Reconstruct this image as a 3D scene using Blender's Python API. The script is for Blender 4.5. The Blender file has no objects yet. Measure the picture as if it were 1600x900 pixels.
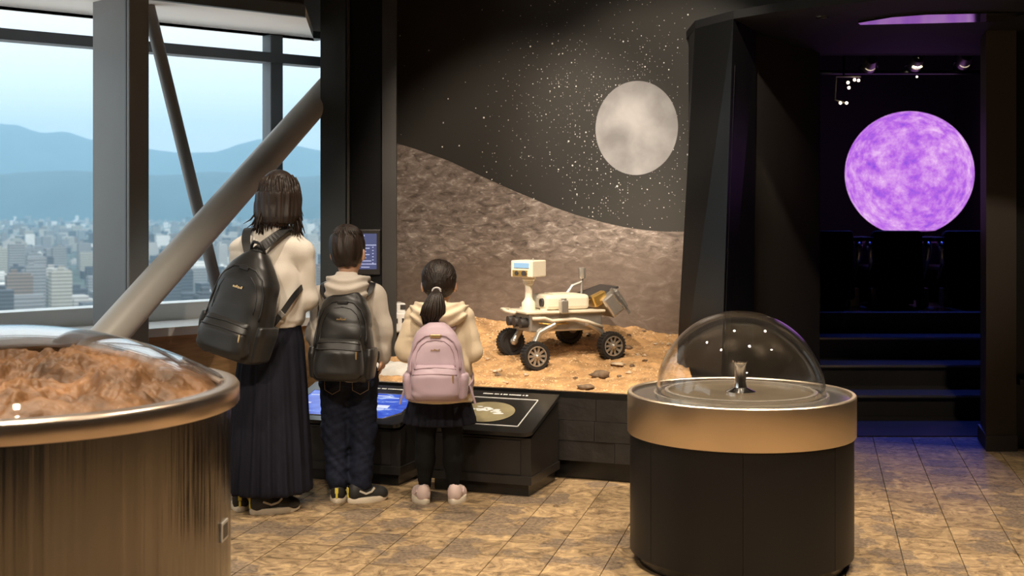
import bpy, bmesh, math, random
import numpy as np
from mathutils import Vector, Matrix
random.seed(7); RNG = np.random.default_rng(11)
PI = math.pi
SC = bpy.context.scene
COL = SC.collection

# ------------------------------------------------------------------ camera
FPX, HZ, CAMH = 2050.0, 318.0, 1.43          # focal length in px, horizon row, eye height
cam = bpy.data.cameras.new('camera'); camo = bpy.data.objects.new('camera', cam); COL.objects.link(camo)
camo.location = (0, 0, CAMH); camo.rotation_euler = (PI/2, 0, 0)
cam.sensor_width = 36; cam.lens = FPX/1600*36; cam.shift_y = -(450-HZ)/1600
cam.clip_start = .05; cam.clip_end = 60000
cam.dof.use_dof = True; cam.dof.focus_distance = 6.5; cam.dof.aperture_fstop = 4.0
SC.camera = camo
# ------------------------------------------------------------------ world, sun, exposure
SC.view_settings.view_transform = 'Standard'; SC.view_settings.look = 'None'
SC.view_settings.gamma = 1; SC.view_settings.exposure = 0.4; SC.view_settings.use_curve_mapping = False
w = bpy.data.worlds.new('sky'); SC.world = w; w.use_nodes = True
nt = w.node_tree; nt.nodes.clear()
wo = nt.nodes.new('ShaderNodeOutputWorld'); wb = nt.nodes.new('ShaderNodeBackground')
wg = nt.nodes.new('ShaderNodeTexCoord'); wx = nt.nodes.new('ShaderNodeSeparateXYZ'); wr = nt.nodes.new('ShaderNodeValToRGB')
nt.links.new(wg.outputs['Generated'], wx.inputs[0]); nt.links.new(wx.outputs['Z'], wr.inputs[0])
wr.color_ramp.elements[0].position = 0.0; wr.color_ramp.elements[0].color = (1.0, .96, .90, 1)
wr.color_ramp.elements[1].position = .6; wr.color_ramp.elements[1].color = (.88, .92, .93, 1)
nt.links.new(wr.outputs[0], wb.inputs[0]); wb.inputs[1].default_value = 1.5
nt.links.new(wb.outputs[0], wo.inputs[0])
sl = bpy.data.lights.new('sun_offscreen', 'SUN'); so = bpy.data.objects.new('sun_offscreen', sl); COL.objects.link(so)
sl.energy = 2.6; sl.color = (1, .96, .9); sl.angle = .05
so.rotation_euler = Vector((-.2, .9, -.55)).to_track_quat('-Z', 'Y').to_euler()
WARM = (1.0, .85, .67)
def spot(loc, tgt, watts, deg=60, col=WARM, blend=.6, size=.03, name='ceiling_spot_offscreen'):
    l = bpy.data.lights.new(name, 'SPOT'); o = bpy.data.objects.new(name, l); COL.objects.link(o)
    l.energy = watts; l.color = col; l.spot_size = math.radians(deg); l.spot_blend = blend; l.shadow_soft_size = size
    o.location = loc; o.rotation_euler = (Vector(tgt)-Vector(loc)).to_track_quat('-Z', 'Y').to_euler()
    return o
# ceiling downlights of the hall
for (x, y) in ((-2.3, 3.1), (-.9, 3.0), (.5, 3.0), (1.9, 3.0), (-1.6, 4.5), (-.2, 4.6), (1.2, 4.5), (2.4, 4.6),
               (-.6, 5.7), (.75, 5.7), (2.0, 5.9), (-.9, 1.2), (.6, 1.2), (2.0, 1.2)):
    spot((x, y, 3.06), (x, y, 0), 120, 82, name='ceiling_downlight_offscreen')
# track spots behind the visitors
spot((-1.5, 2.4, 3.06), (-1.1, 6.2, 1.0), 165, 26)
spot((-.5, 2.4, 3.06), (-.6, 6.3, .8), 165, 26)
spot((.9, 2.0, 3.06), (.95, 5.2, .55), 190, 30)
spot((-2.2, 1.6, 3.06), (-1.5, 4.0, .85), 45, 36)
# display lighting of the diorama
spot((-.15, 6.1, 3.06), (.2, 7.5, .5), 125, 50)
spot((.75, 6.0, 3.06), (.55, 7.6, .5), 125, 50)
spot((-.55, 6.3, 3.06), (-.45, 8.0, .5), 85, 46)
spot((.75, 5.2, 3.06), (.90, 8.0, 1.95), 230, 34, (1, .88, .74))
spot((.0, 5.0, 3.06), (.1, 8.5, 1.30), 330, 38, (1, .86, .72))
# ceiling spot of the hall turned to the entrance
spot((2.3, 5.2, 3.06), (2.35, 8.75, 1.0), 90, 40)

# ------------------------------------------------------------------ pixel -> place
def at(x, y, Y):                    # the point seen at pixel (x, y) at distance Y
    return Vector(((x-800)/FPX*Y, Y, CAMH-(y-HZ)/FPX*Y))
def gnd(x, y, h=0.0):               # the point seen at pixel (x, y) on the level h
    return at(x, y, (CAMH-h)*FPX/(y-HZ))

# ------------------------------------------------------------------ materials
MATS = {}
def mat(name, col, rough=.5, metal=0, var=.0, scale=12, stretch=(1, 1, 1), bump=0, bscale=None, spec=.5, coat=0, emis=None, estr=0, sheen=0, aniso=0, coord='Object', detail=6):
    if name in MATS: return MATS[name]
    m = bpy.data.materials.new(name); m.use_nodes = True; n = m.node_tree; b = n.nodes['Principled BSDF']
    b.inputs['Base Color'].default_value = (*col, 1); b.inputs['Roughness'].default_value = rough
    b.inputs['Metallic'].default_value = metal; b.inputs['Specular IOR Level'].default_value = spec
    b.inputs['Coat Weight'].default_value = coat; b.inputs['Sheen Weight'].default_value = sheen
    b.inputs['Anisotropic'].default_value = aniso
    if emis: b.inputs['Emission Color'].default_value = (*emis, 1); b.inputs['Emission Strength'].default_value = estr
    if var or bump:
        tc = n.nodes.new('ShaderNodeTexCoord'); mp = n.nodes.new('ShaderNodeMapping'); mp.inputs['Scale'].default_value = stretch
        n.links.new(tc.outputs[coord], mp.inputs[0])
        nz = n.nodes.new('ShaderNodeTexNoise'); nz.inputs['Scale'].default_value = scale; nz.inputs['Detail'].default_value = detail
        n.links.new(mp.outputs[0], nz.inputs['Vector'])
        if var:
            r = n.nodes.new('ShaderNodeValToRGB')
            r.color_ramp.elements[0].position = .3; r.color_ramp.elements[1].position = .7
            r.color_ramp.elements[0].color = (*[c*(1-var) for c in col], 1); r.color_ramp.elements[1].color = (*[min(1, c*(1+var)) for c in col], 1)
            n.links.new(nz.outputs[0], r.inputs[0]); n.links.new(r.outputs[0], b.inputs['Base Color'])
        if bump:
            bp = n.nodes.new('ShaderNodeBump'); bp.inputs['Strength'].default_value = bump; bp.inputs['Distance'].default_value = .01
            nz2 = nz
            if bscale:
                nz2 = n.nodes.new('ShaderNodeTexNoise'); nz2.inputs['Scale'].default_value = bscale; nz2.inputs['Detail'].default_value = 4
                n.links.new(mp.outputs[0], nz2.inputs['Vector'])
            n.links.new(nz2.outputs[0], bp.inputs['Height']); n.links.new(bp.outputs[0], b.inputs['Normal'])
    MATS[name] = m; return m
def glass(name, tint=(1, 1, 1), ior=1.45, boost=1.0):
    m = bpy.data.materials.new(name); m.use_nodes = True; n = m.node_tree; n.nodes.clear()
    o = n.nodes.new('ShaderNodeOutputMaterial'); t = n.nodes.new('ShaderNodeBsdfTransparent'); g = n.nodes.new('ShaderNodeBsdfGlossy')
    t.inputs[0].default_value = (*tint, 1); g.inputs['Roughness'].default_value = .01
    g.inputs[0].default_value = (1, 1, 1, 1); mx = n.nodes.new('ShaderNodeMixShader'); ge = n.nodes.new('ShaderNodeNewGeometry')     # Schlick reflectance, alike from both sides
    dt = n.nodes.new('ShaderNodeVectorMath'); dt.operation = 'DOT_PRODUCT'; n.links.new(ge.outputs['Incoming'], dt.inputs[0]); n.links.new(ge.outputs['Normal'], dt.inputs[1])
    def mth(op, x, y=None):
        q = n.nodes.new('ShaderNodeMath'); q.operation = op
        for i, v_ in enumerate((x, y)):
            if v_ is None: continue
            if isinstance(v_, (int, float)): q.inputs[i].default_value = v_
            else: n.links.new(v_.outputs[0] if hasattr(v_, 'outputs') else v_, q.inputs[i])
        return q
    f0 = ((ior-1)/(ior+1))**2*boost
    k5 = mth('POWER', mth('SUBTRACT', 1.0, mth('ABSOLUTE', dt.outputs['Value'])), 5.0); fr = mth('ADD', mth('MULTIPLY', k5, 1-f0), f0)
    n.links.new(fr.outputs[0], mx.inputs[0]); n.links.new(t.outputs[0], mx.inputs[1]); n.links.new(g.outputs[0], mx.inputs[2])
    n.links.new(mx.outputs[0], o.inputs[0]); MATS[name] = m; return m
M_BLACK = mat('matte_black', (.012, .011, .010), .55, var=.15, scale=3)
M_GLOSSBLACK = mat('gloss_black', (.010, .010, .010), .22)
M_CEIL = mat('ceiling_black', (.012, .011, .011), .8)
M_CHROME = mat('chrome', (.8, .78, .75), .12, 1)
M_GLASS = glass('dome_glass', (.985, .985, .985), 1.45, 1.0)
M_PANE = glass('window_glass', (.93, .97, .98), 1.35, .5)

# ------------------------------------------------------------------ object helpers
def prop(o, label=None, cat=None, group=None, kind=None):
    if label: o['label'] = label
    if cat: o['category'] = cat
    if group: o['group'] = group
    if kind: o['kind'] = kind
    return o
def obj(name, me, material, parent=None, smooth=False):
    o = bpy.data.objects.new(name, me); COL.objects.link(o)
    if material is not None and not me.materials: me.materials.append(material)
    if smooth: me.polygons.foreach_set('use_smooth', [True]*len(me.polygons))
    if parent: o.parent = parent
    return o
def empty(name, loc, rz=0, label=None, cat=None, group=None, kind=None):
    o = bpy.data.objects.new(name, None); COL.objects.link(o); o.location = loc; o.rotation_euler = (0, 0, rz)
    o.empty_display_size = .1
    return prop(o, label, cat, group, kind)
def pydata(v, f):
    me = bpy.data.meshes.new('m'); me.from_pydata([tuple(p) for p in v], [], [tuple(q) for q in f]); me.update(); return me
class B:                                # collects shapes for ONE mesh
    def __init__(s): s.v = []; s.f = []; s.fm = []
    def add(s, v, f):
        n = len(s.v); s.v += [Vector(p) for p in v]; s.f += [tuple(i+n for i in q) for q in f]; return s
    def box(s, c, d, rz=0, rx=0, ry=0):
        x, y, z = d[0]/2, d[1]/2, d[2]/2
        R = Matrix.Rotation(rz, 3, 'Z') @ Matrix.Rotation(ry, 3, 'Y') @ Matrix.Rotation(rx, 3, 'X')
        v = [Vector(c)+R @ Vector((a*x, b*y, e*z)) for a in (-1, 1) for b in (-1, 1) for e in (-1, 1)]
        return s.add(v, [(0, 1, 3, 2), (4, 6, 7, 5), (0, 4, 5, 1), (2, 3, 7, 6), (0, 2, 6, 4), (1, 5, 7, 3)])
    def cbox(s, c, d, b=.01, rz=0, rx=0, ry=0):      # bevelled box
        bm = bmesh.new(); bmesh.ops.create_cube(bm, size=1)
        bmesh.ops.scale(bm, vec=d, verts=bm.verts); bmesh.ops.bevel(bm, geom=bm.edges, offset=b, segments=2, affect='EDGES', profile=.5)
        R = Matrix.Translation(c) @ (Matrix.Rotation(rz, 4, 'Z') @ Matrix.Rotation(ry, 4, 'Y') @ Matrix.Rotation(rx, 4, 'X'))
        bmesh.ops.transform(bm, matrix=R, verts=bm.verts); bm.verts.index_update()
        s.add([v.co for v in bm.verts], [[v.index for v in f.verts] for f in bm.faces]); bm.free(); return s
    def tube(s, pts, r, n=8, caps=True):
        pts = [Vector(p) for p in pts]; m = len(pts); rr = r if isinstance(r, (list, tuple)) else [r]*m
        t0 = (pts[1]-pts[0]).normalized(); u = t0.orthogonal().normalized(); v = []
        for i, p in enumerate(pts):
            t = (pts[min(i+1, m-1)]-pts[max(i-1, 0)]).normalized()
            u = (u-t*u.dot(t)).normalized(); q = t.cross(u)
            v += [p+(u*math.cos(2*PI*k/n)+q*math.sin(2*PI*k/n))*rr[i] for k in range(n)]
        f = [(i*n+k, i*n+(k+1) % n, (i+1)*n+(k+1) % n, (i+1)*n+k) for i in range(m-1) for k in range(n)]
        if caps: f += [tuple(range(n))[::-1], tuple((m-1)*n+k for k in range(n))]
        return s.add(v, f)
    def ribbon(s, pts, nrm, wd, th):                 # flat strap: nrm = outward normal per point
        pts = [Vector(p) for p in pts]; m = len(pts); v = []
        for i, p in enumerate(pts):
            t = (pts[min(i+1, m-1)]-pts[max(i-1, 0)]).normalized(); nn = Vector(nrm[i]) if isinstance(nrm, list) else Vector(nrm)
            nn = (nn-t*nn.dot(t)).normalized(); q = t.cross(nn)
            v += [p+q*wd/2+nn*th/2, p-q*wd/2+nn*th/2, p-q*wd/2-nn*th/2, p+q*wd/2-nn*th/2]
        f = [(i*4+k, i*4+(k+1) % 4, (i+1)*4+(k+1) % 4, (i+1)*4+k) for i in range(m-1) for k in range(4)]+[(3, 2, 1, 0), tuple((m-1)*4+k for k in range(4))]
        return s.add(v, f)
    def lathe(s, prof, n=48, c=(0, 0, 0), close=False):
        c = Vector(c); m = len(prof); v = [c+Vector((r*math.cos(2*PI*k/n), r*math.sin(2*PI*k/n), z)) for r, z in prof for k in range(n)]
        f = [(i*n+k, i*n+(k+1) % n, (i+1)*n+(k+1) % n, (i+1)*n+k) for i in range(m-1) for k in range(n)]
        if close: f += [((m-1)*n+k, (m-1)*n+(k+1) % n, (k+1) % n, k) for k in range(n)]
        return s.add(v, f)
    def prism(s, poly, z0, z1):
        n = len(poly); v = [(p[0], p[1], z0) for p in poly]+[(p[0], p[1], z1) for p in poly]
        return s.add(v, [tuple(range(n))[::-1], tuple(range(n, 2*n))]+[(k, (k+1) % n, n+(k+1) % n, n+k) for k in range(n)])
    def cyl(s, a, b, r, n=16, r2=None): return s.tube([a, b], [r, r if r2 is None else r2], n)
    def ball(s, c, r, n=10):
        rr = r if isinstance(r, (list, tuple)) else (r, r, r); v = []; f = []
        for i in range(n+1):
            for k in range(2*n):
                a = PI*i/n; b = PI*k/n; v.append((c[0]+rr[0]*math.sin(a)*math.cos(b), c[1]+rr[1]*math.sin(a)*math.sin(b), c[2]+rr[2]*math.cos(a)))
        m = 2*n; f = [(i*m+k, (i+1)*m+k, (i+1)*m+(k+1) % m, i*m+(k+1) % m) for i in range(n) for k in range(m)]
        return s.add(v, f)
    def mesh(s, weld=False):
        me = pydata(s.v, s.f); bm = bmesh.new(); bm.from_mesh(me)
        if weld: bmesh.ops.remove_doubles(bm, verts=bm.verts, dist=1e-5)
        bmesh.ops.recalc_face_normals(bm, faces=bm.faces); bm.to_mesh(me); bm.free(); return me
    def build(s, name, material, parent=None, smooth=False, weld=False):
        o = obj(name, s.mesh(weld), material, parent, smooth)
        if smooth == 'auto':
            for e in o.data.edges: pass
        return o
def smooth_by_angle(o, deg=40):
    me = o.data; bm = bmesh.new(); bm.from_mesh(me)
    for f in bm.faces: f.smooth = True
    for e in bm.edges:
        e.smooth = not (len(e.link_faces) == 2 and e.calc_face_angle(0) > math.radians(deg))
    bm.to_mesh(me); bm.free(); return o

# ------------------------------------------------------------------ distance fields -> organic meshes
def Cn(a, b, ra, rb=None, k=.02, op=1):
    a = np.array(a, float); b = np.array(b, float); rb = ra if rb is None else rb
    def fn(X, Y, Z):
        d = b-a; L = max(d @ d, 1e-9); t = np.clip(((X-a[0])*d[0]+(Y-a[1])*d[1]+(Z-a[2])*d[2])/L, 0, 1)
        return np.sqrt((X-a[0]-t*d[0])**2+(Y-a[1]-t*d[1])**2+(Z-a[2]-t*d[2])**2)-(ra+(rb-ra)*t)
    r = max(ra, rb); return fn, np.minimum(a, b)-r, np.maximum(a, b)+r, k, op
def El(c, r, k=.02, op=1, rz=0, rx=0):
    c = np.array(c, float); r = np.array(r, float); cz, sz = math.cos(rz), math.sin(rz); cx, sx = math.cos(rx), math.sin(rx)
    def fn(X, Y, Z):
        x, y, z = X-c[0], Y-c[1], Z-c[2]; x, y = x*cz+y*sz, -x*sz+y*cz; y, z = y*cx+z*sx, -y*sx+z*cx
        q = np.sqrt((x/r[0])**2+(y/r[1])**2+(z/r[2])**2); g = np.sqrt((x/r[0]**2)**2+(y/r[1]**2)**2+(z/r[2]**2)**2)
        return q*(q-1)/np.maximum(g, 1e-6)
    m = r.max(); return fn, c-m, c+m, k, op
def Lo(sec, k=.02, n=2.0, fold=None, op=1):          # sec: (z, cx, cy, rx, ry) rising in z
    S = np.array(sec, float)
    def fn(X, Y, Z):
        z = np.clip(Z, S[0, 0], S[-1, 0]); cx, cy, rx, ry = [np.interp(z, S[:, 0], S[:, i]) for i in (1, 2, 3, 4)]
        dx, dy = (X-cx), (Y-cy)
        m = np.ones_like(dx) if fold is None else 1+fold(np.arctan2(dy, dx), Z)
        q = (np.abs(dx/(rx*m))**n+np.abs(dy/(ry*m))**n)**(1/n)
        d = (q-1)*np.minimum(rx, ry); e = np.maximum(S[0, 0]-Z, Z-S[-1, 0])
        return np.where((d > 0) & (e > 0), np.sqrt(np.maximum(d, 0)**2+np.maximum(e, 0)**2), np.maximum(d, e))
    lo = np.array([(S[:, 1]-S[:, 3]*1.15).min(), (S[:, 2]-S[:, 4]*1.15).min(), S[0, 0]]); hi = np.array([(S[:, 1]+S[:, 3]*1.15).max(), (S[:, 2]+S[:, 4]*1.15).max(), S[-1, 0]])
    return fn, lo, hi, k, op
def field(prims, X, Y, Z):
    F = np.full(np.broadcast(X, Y, Z).shape, 1.0)
    for fn, lo, hi, k, op in prims: F = comb(F, fn(X, Y, Z), k, op)
    return F
def comb(F, d, k, op):
    if op == 1:
        h = np.clip(.5+.5*(d-F)/k, 0, 1); return d*(1-h)+F*h-k*h*(1-h)
    h = np.clip(.5-.5*(d+F)/k, 0, 1); return F*(1-h)-d*h+k*h*(1-h)
def sdf_mesh(prims, vox=.006, disp=None):
    pos = [p for p in prims if p[4] == 1]; mg = .03
    lo = np.min([p[1] for p in pos], 0)-mg; hi = np.max([p[2] for p in pos], 0)+mg
    n = np.ceil((hi-lo)/vox).astype(int)+1; ax = [lo[i]+vox*np.arange(n[i]) for i in range(3)]
    F = np.full(n, .5, dtype=np.float64)
    for fn, a, b, k, op in prims:
        m = k*2+.015; sl_ = []
        for i in range(3):
            i0 = max(0, int((a[i]-m-lo[i])/vox)); i1 = min(n[i], int((b[i]+m-lo[i])/vox)+2); sl_.append(slice(i0, max(i0+1, i1)))
        sl_ = tuple(sl_); X, Y, Z = np.meshgrid(ax[0][sl_[0]], ax[1][sl_[1]], ax[2][sl_[2]], indexing='ij')
        F[sl_] = comb(F[sl_], fn(X, Y, Z), k, op)
    if disp is not None:
        near = np.abs(F) < .04; ii = np.nonzero(near); F[ii] += disp(ax[0][ii[0]], ax[1][ii[1]], ax[2][ii[2]])
    ins = F < 0; c = np.zeros(np.array(F.shape)-1, int)
    for a in (0, 1):
        for b in (0, 1):
            for d in (0, 1): c += ins[a:F.shape[0]-1+a, b:F.shape[1]-1+b, d:F.shape[2]-1+d]
    act = (c > 0) & (c < 8); idx = np.full(act.shape, -1, int); I = np.argwhere(act); idx[act] = np.arange(len(I))
    acc = np.zeros((len(I), 3)); cnt = np.zeros(len(I)); cor = [(a, b, d) for a in (0, 1) for b in (0, 1) for d in (0, 1)]
    for p in cor:
        for e in range(3):
            if p[e]: continue
            q = list(p); q[e] = 1
            f0 = F[I[:, 0]+p[0], I[:, 1]+p[1], I[:, 2]+p[2]]; f1 = F[I[:, 0]+q[0], I[:, 1]+q[1], I[:, 2]+q[2]]
            x = (f0 < 0) != (f1 < 0); t = np.where(x, f0/np.where(x, f0-f1, 1), 0)
            pt = np.tile(np.array(p, float), (len(I), 1)); pt[:, e] += t; acc += pt*x[:, None]; cnt += x
    V = lo+(I+acc/np.maximum(cnt, 1)[:, None])*vox; faces = []
    for e in range(3):
        u, v = [(1, 2), (2, 0), (0, 1)][e]
        s0 = [slice(0, F.shape[i]-1) for i in range(3)]; s1 = list(s0); s1[e] = slice(1, F.shape[e])
        A = ins[tuple(s0)]; Bq = ins[tuple(s1)]; X = np.argwhere(A != Bq)
        X = X[(X[:, u] > 0) & (X[:, v] > 0)]
        if not len(X): continue
        fl = A[X[:, 0], X[:, 1], X[:, 2]]; qs = []
        for du, dv in ((1, 1), (0, 1), (0, 0), (1, 0)):
            Y_ = X.copy(); Y_[:, u] -= du; Y_[:, v] -= dv; qs.append(idx[Y_[:, 0], Y_[:, 1], Y_[:, 2]])
        Q = np.stack(qs, 1); Q[~fl] = Q[~fl][:, ::-1]; faces.append(Q)
    Q = np.concatenate(faces); Q = Q[(Q >= 0).all(1)]
    # a little relaxation to take off the steps
    for _ in range(3):
        s = np.zeros_like(V); k = np.zeros(len(V))
        for a, b in ((0, 1), (1, 2), (2, 3), (3, 0)):
            np.add.at(s, Q[:, a], V[Q[:, b]]); np.add.at(s, Q[:, b], V[Q[:, a]]); np.add.at(k, Q[:, a], 1); np.add.at(k, Q[:, b], 1)
        V = V*.5+.5*s/np.maximum(k, 1)[:, None]
    me = bpy.data.meshes.new('m'); me.vertices.add(len(V)); me.vertices.foreach_set('co', V.ravel())
    me.loops.add(len(Q)*4); me.loops.foreach_set('vertex_index', Q.ravel().astype(np.int32))
    me.polygons.add(len(Q)); me.polygons.foreach_set('loop_start', np.arange(len(Q), dtype=np.int32)*4); me.polygons.foreach_set('loop_total', np.full(len(Q), 4, np.int32))
    me.update(calc_edges=True); me.validate(); return me
def sdf_obj(name, prims, material, parent=None, vox=.006, disp=None):
    return obj(name, sdf_mesh(prims, vox, disp), material, parent, True)
def front_y(prims, x, z, y0=-.5, y1=.3):             # first surface met coming from -y
    ys = np.linspace(y0, y1, 500); F = field(prims, np.full(500, float(x)), ys, np.full(500, float(z)))
    k = np.nonzero(F < 0)[0]; return ys[k[0]] if len(k) else None
def cnoise(x, y, seed=0):            # cheap smooth value noise on arrays
    r = np.random.default_rng(seed); T = r.random((64, 64)); xi = np.floor(x).astype(int); yi = np.floor(y).astype(int)
    fx = x-xi; fy = y-yi; fx = fx*fx*(3-2*fx); fy = fy*fy*(3-2*fy); g = lambda a, b: T[a % 64, b % 64]
    return (g(xi, yi)*(1-fx)+g(xi+1, yi)*fx)*(1-fy)+(g(xi, yi+1)*(1-fx)+g(xi+1, yi+1)*fx)*fy
def fbm(x, y, seed=0, oct=5, gain=.5):
    s = 0; a = 1; t = 0
    for i in range(oct): s = s+a*cnoise(x*2**i, y*2**i, seed+i); t += a; a *= gain
    return s/t

# ================================================================== SETTING
W = [(-.95, 8.65), (-1.22, 8.40), (-2.73, 7.0), (-4.1, 5.5), (-5.2, 3.7), (-5.9, 1.7), (-6.1, -.5)]     # window line in plan
OUT = W+[(-6.1, -3), (4.4, -3), (4.4, 7.9), (4.9, 8.2), (4.9, 14.2), (1.22, 14.2), (1.22, 7.93), (-.93, 8.96)]
M_SLAB = mat('floor_slab', (.05, .045, .04), .9)
floor = prop(B().prism(OUT, -.25, -.007).build('floor', M_SLAB), kind='structure')
prop(B().prism(OUT, 3.10, 3.3).build('ceiling', M_CEIL), kind='structure')
# carpet tiles: stone print in tan and brown
def carpet_mat():
    m = bpy.data.materials.new('carpet_print'); m.use_nodes = True; n = m.node_tree; b = n.nodes['Principled BSDF']; L = n.links.new
    g = n.nodes.new('ShaderNodeNewGeometry'); mp = n.nodes.new('ShaderNodeMapping'); mp.inputs['Rotation'].default_value = (0, 0, .22)
    L(g.outputs['Position'], mp.inputs[0])
    nz = n.nodes.new('ShaderNodeTexNoise'); nz.inputs['Scale'].default_value = 9; nz.inputs['Detail'].default_value = 8; nz.inputs['Roughness'].default_value = .72; nz.inputs['Distortion'].default_value = 2.2
    L(mp.outputs[0], nz.inputs['Vector'])
    r1 = n.nodes.new('ShaderNodeValToRGB'); e = r1.color_ramp.elements
    e[0].position = .33; e[0].color = (.085, .055, .030, 1); e[1].position = .66; e[1].color = (.54, .37, .185, 1)
    k = r1.color_ramp.elements.new(.48); k.color = (.30, .20, .105, 1); k = r1.color_ramp.elements.new(.56); k.color = (.40, .275, .145, 1)
    L(nz.outputs[0], r1.inputs[0])
    wn = n.nodes.new('ShaderNodeTexNoise'); wn.inputs['Scale'].default_value = 13; wn.inputs['Detail'].default_value = 5; L(mp.outputs[0], wn.inputs['Vector'])
    mx = n.nodes.new('ShaderNodeMixRGB'); mx.inputs[0].default_value = .17; L(mp.outputs[0], mx.inputs[1]); L(wn.outputs['Color'], mx.inputs[2])
    vo = n.nodes.new('ShaderNodeTexVoronoi'); vo.inputs['Scale'].default_value = 6.2; vo.inputs['Randomness'].default_value = .55; L(mx.outputs[0], vo.inputs['Vector'])
    wh = n.nodes.new('ShaderNodeSeparateXYZ'); L(vo.outputs['Color'], wh.inputs[0])
    cp = n.nodes.new('ShaderNodeMath'); cp.operation = 'GREATER_THAN'; cp.inputs[1].default_value = .52; L(wh.outputs[0], cp.inputs[0])
    ds = n.nodes.new('ShaderNodeMapRange'); ds.inputs[1].default_value = .60; ds.inputs[2].default_value = .50; L(vo.outputs['Distance'], ds.inputs[0])
    mu = n.nodes.new('ShaderNodeMath'); mu.operation = 'MULTIPLY'; L(cp.outputs[0], mu.inputs[0]); L(ds.outputs[0], mu.inputs[1])
    mu2 = n.nodes.new('ShaderNodeMath'); mu2.operation = 'MULTIPLY'; mu2.inputs[1].default_value = .72; L(mu.outputs[0], mu2.inputs[0])
    nz2 = n.nodes.new('ShaderNodeTexNoise'); nz2.inputs['Scale'].default_value = 60; nz2.inputs['Detail'].default_value = 5; L(mp.outputs[0], nz2.inputs['Vector'])
    r2 = n.nodes.new('ShaderNodeValToRGB'); r2.color_ramp.elements[0].position = .35; r2.color_ramp.elements[1].position = .7
    r2.color_ramp.elements[0].color = (.070, .052, .042, 1); r2.color_ramp.elements[1].color = (.30, .225, .155, 1); L(nz2.outputs[0], r2.inputs[0])
    c = n.nodes.new('ShaderNodeMixRGB'); L(mu2.outputs[0], c.inputs[0]); L(r1.outputs[0], c.inputs[1]); L(r2.outputs[0], c.inputs[2])
    oi = n.nodes.new('ShaderNodeObjectInfo'); rr = n.nodes.new('ShaderNodeMapRange'); rr.inputs[3].default_value = .82; rr.inputs[4].default_value = 1.1; L(oi.outputs['Random'], rr.inputs[0])
    v = n.nodes.new('ShaderNodeMixRGB'); v.blend_type = 'MULTIPLY'; v.inputs[0].default_value = 1; L(c.outputs[0], v.inputs[1]); L(rr.outputs[0], v.inputs[2])
    L(v.outputs[0], b.inputs['Base Color']); b.inputs['Roughness'].default_value = .62; b.inputs['Specular IOR Level'].default_value = .35
    bp = n.nodes.new('ShaderNodeBump'); bp.inputs['Strength'].default_value = .25; bp.inputs['Distance'].default_value = .004; L(nz.outputs[0], bp.inputs['Height']); L(bp.outputs[0], b.inputs['Normal'])
    return m
M_CARPET = carpet_mat()
TS, TA = .23, math.radians(13)
def inside(p, poly):
    c = False; j = len(poly)-1
    for i in range(len(poly)):
        (xi, yi), (xj, yj) = poly[i], poly[j]
        if (yi > p[1]) != (yj > p[1]) and p[0] < (xj-xi)*(p[1]-yi)/(yj-yi)+xi: c = not c
        j = i
    return c
tiles = []
for i in range(-45, 46):
    for j in range(-20, 55):
        x, y = i*TS*math.cos(TA)+j*TS*math.sin(TA), -i*TS*math.sin(TA)+j*TS*math.cos(TA)
        if not (-5 < x < 4.3 and .5 < y < 8.6) or not inside((x, y), OUT): continue
        px, py = 800+FPX*x/y, HZ+FPX*CAMH/y
        seen = 340 < px < 1640 and 640 < py < 940 and not (975 < px < 1330 and py > 650) and not (px < 980 and py < 748) and not (px < 1330 and py < 700)
        tiles.append((0 if seen else 1, y, x))
tiles.sort()
tme = B().add([(a*(TS/2-.0012-c), b*(TS/2-.0012-c), z) for z, c in ((-.007, 0), (0, .001)) for a, b in ((-1, -1), (1, -1), (1, 1), (-1, 1))],
              [(4, 5, 6, 7), (0, 1, 5, 4), (1, 2, 6, 5), (2, 3, 7, 6), (3, 0, 4, 7)]).mesh(); tme.materials.append(M_CARPET)
rest = B()
for k, (s, y, x) in enumerate(tiles):
    if k < 300:
        o = bpy.data.objects.new('carpet_tile', tme); COL.objects.link(o); o.location = (x, y, 0); o.rotation_euler = (0, 0, -TA); o.parent = floor
    else:
        R = Matrix.Rotation(-TA, 3, 'Z'); rest.add([R @ v.co+Vector((x, y, 0)) for v in tme.vertices], [p.vertices for p in tme.polygons])
prop(rest.build('carpet_tiles_further', M_CARPET, floor), kind='stuff')

# solid walls round the hall
def wall(name, a, b, z0, z1, th, m=M_BLACK):
    a = Vector((*a, 0)); b = Vector((*b, 0)); t = (b-a).normalized(); n = Vector((-t.y, t.x, 0))*th
    return prop(B().prism([a, b, b+n, a+n], z0, z1).build(name, m), kind='structure')
M_DKWALL = mat('dark_wall', (.028, .024, .020), .6, var=.2, scale=2)
wall('wall_back', (4.4, -3), (-6.1, -3), 0, 3.1, .1, M_DKWALL)
wall('wall_left', (-6.1, -3), (-6.1, -.5), 0, 3.1, .1, M_DKWALL)
wall('wall_right', (4.4, 7.5), (4.4, -3), 0, 3.1, .1, M_DKWALL)
wall('wall_theatre_left', (1.25, 14.1), (1.25, 8.76), 0, 3.1, -.1, M_CEIL)
wall('wall_theatre_back', (1.25, 14.1), (4.9, 14.1), 0, 3.1, .1, M_CEIL)
wall('wall_theatre_right', (4.85, 8.8), (4.85, 14.1), 0, 3.1, .1, M_CEIL)
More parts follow.
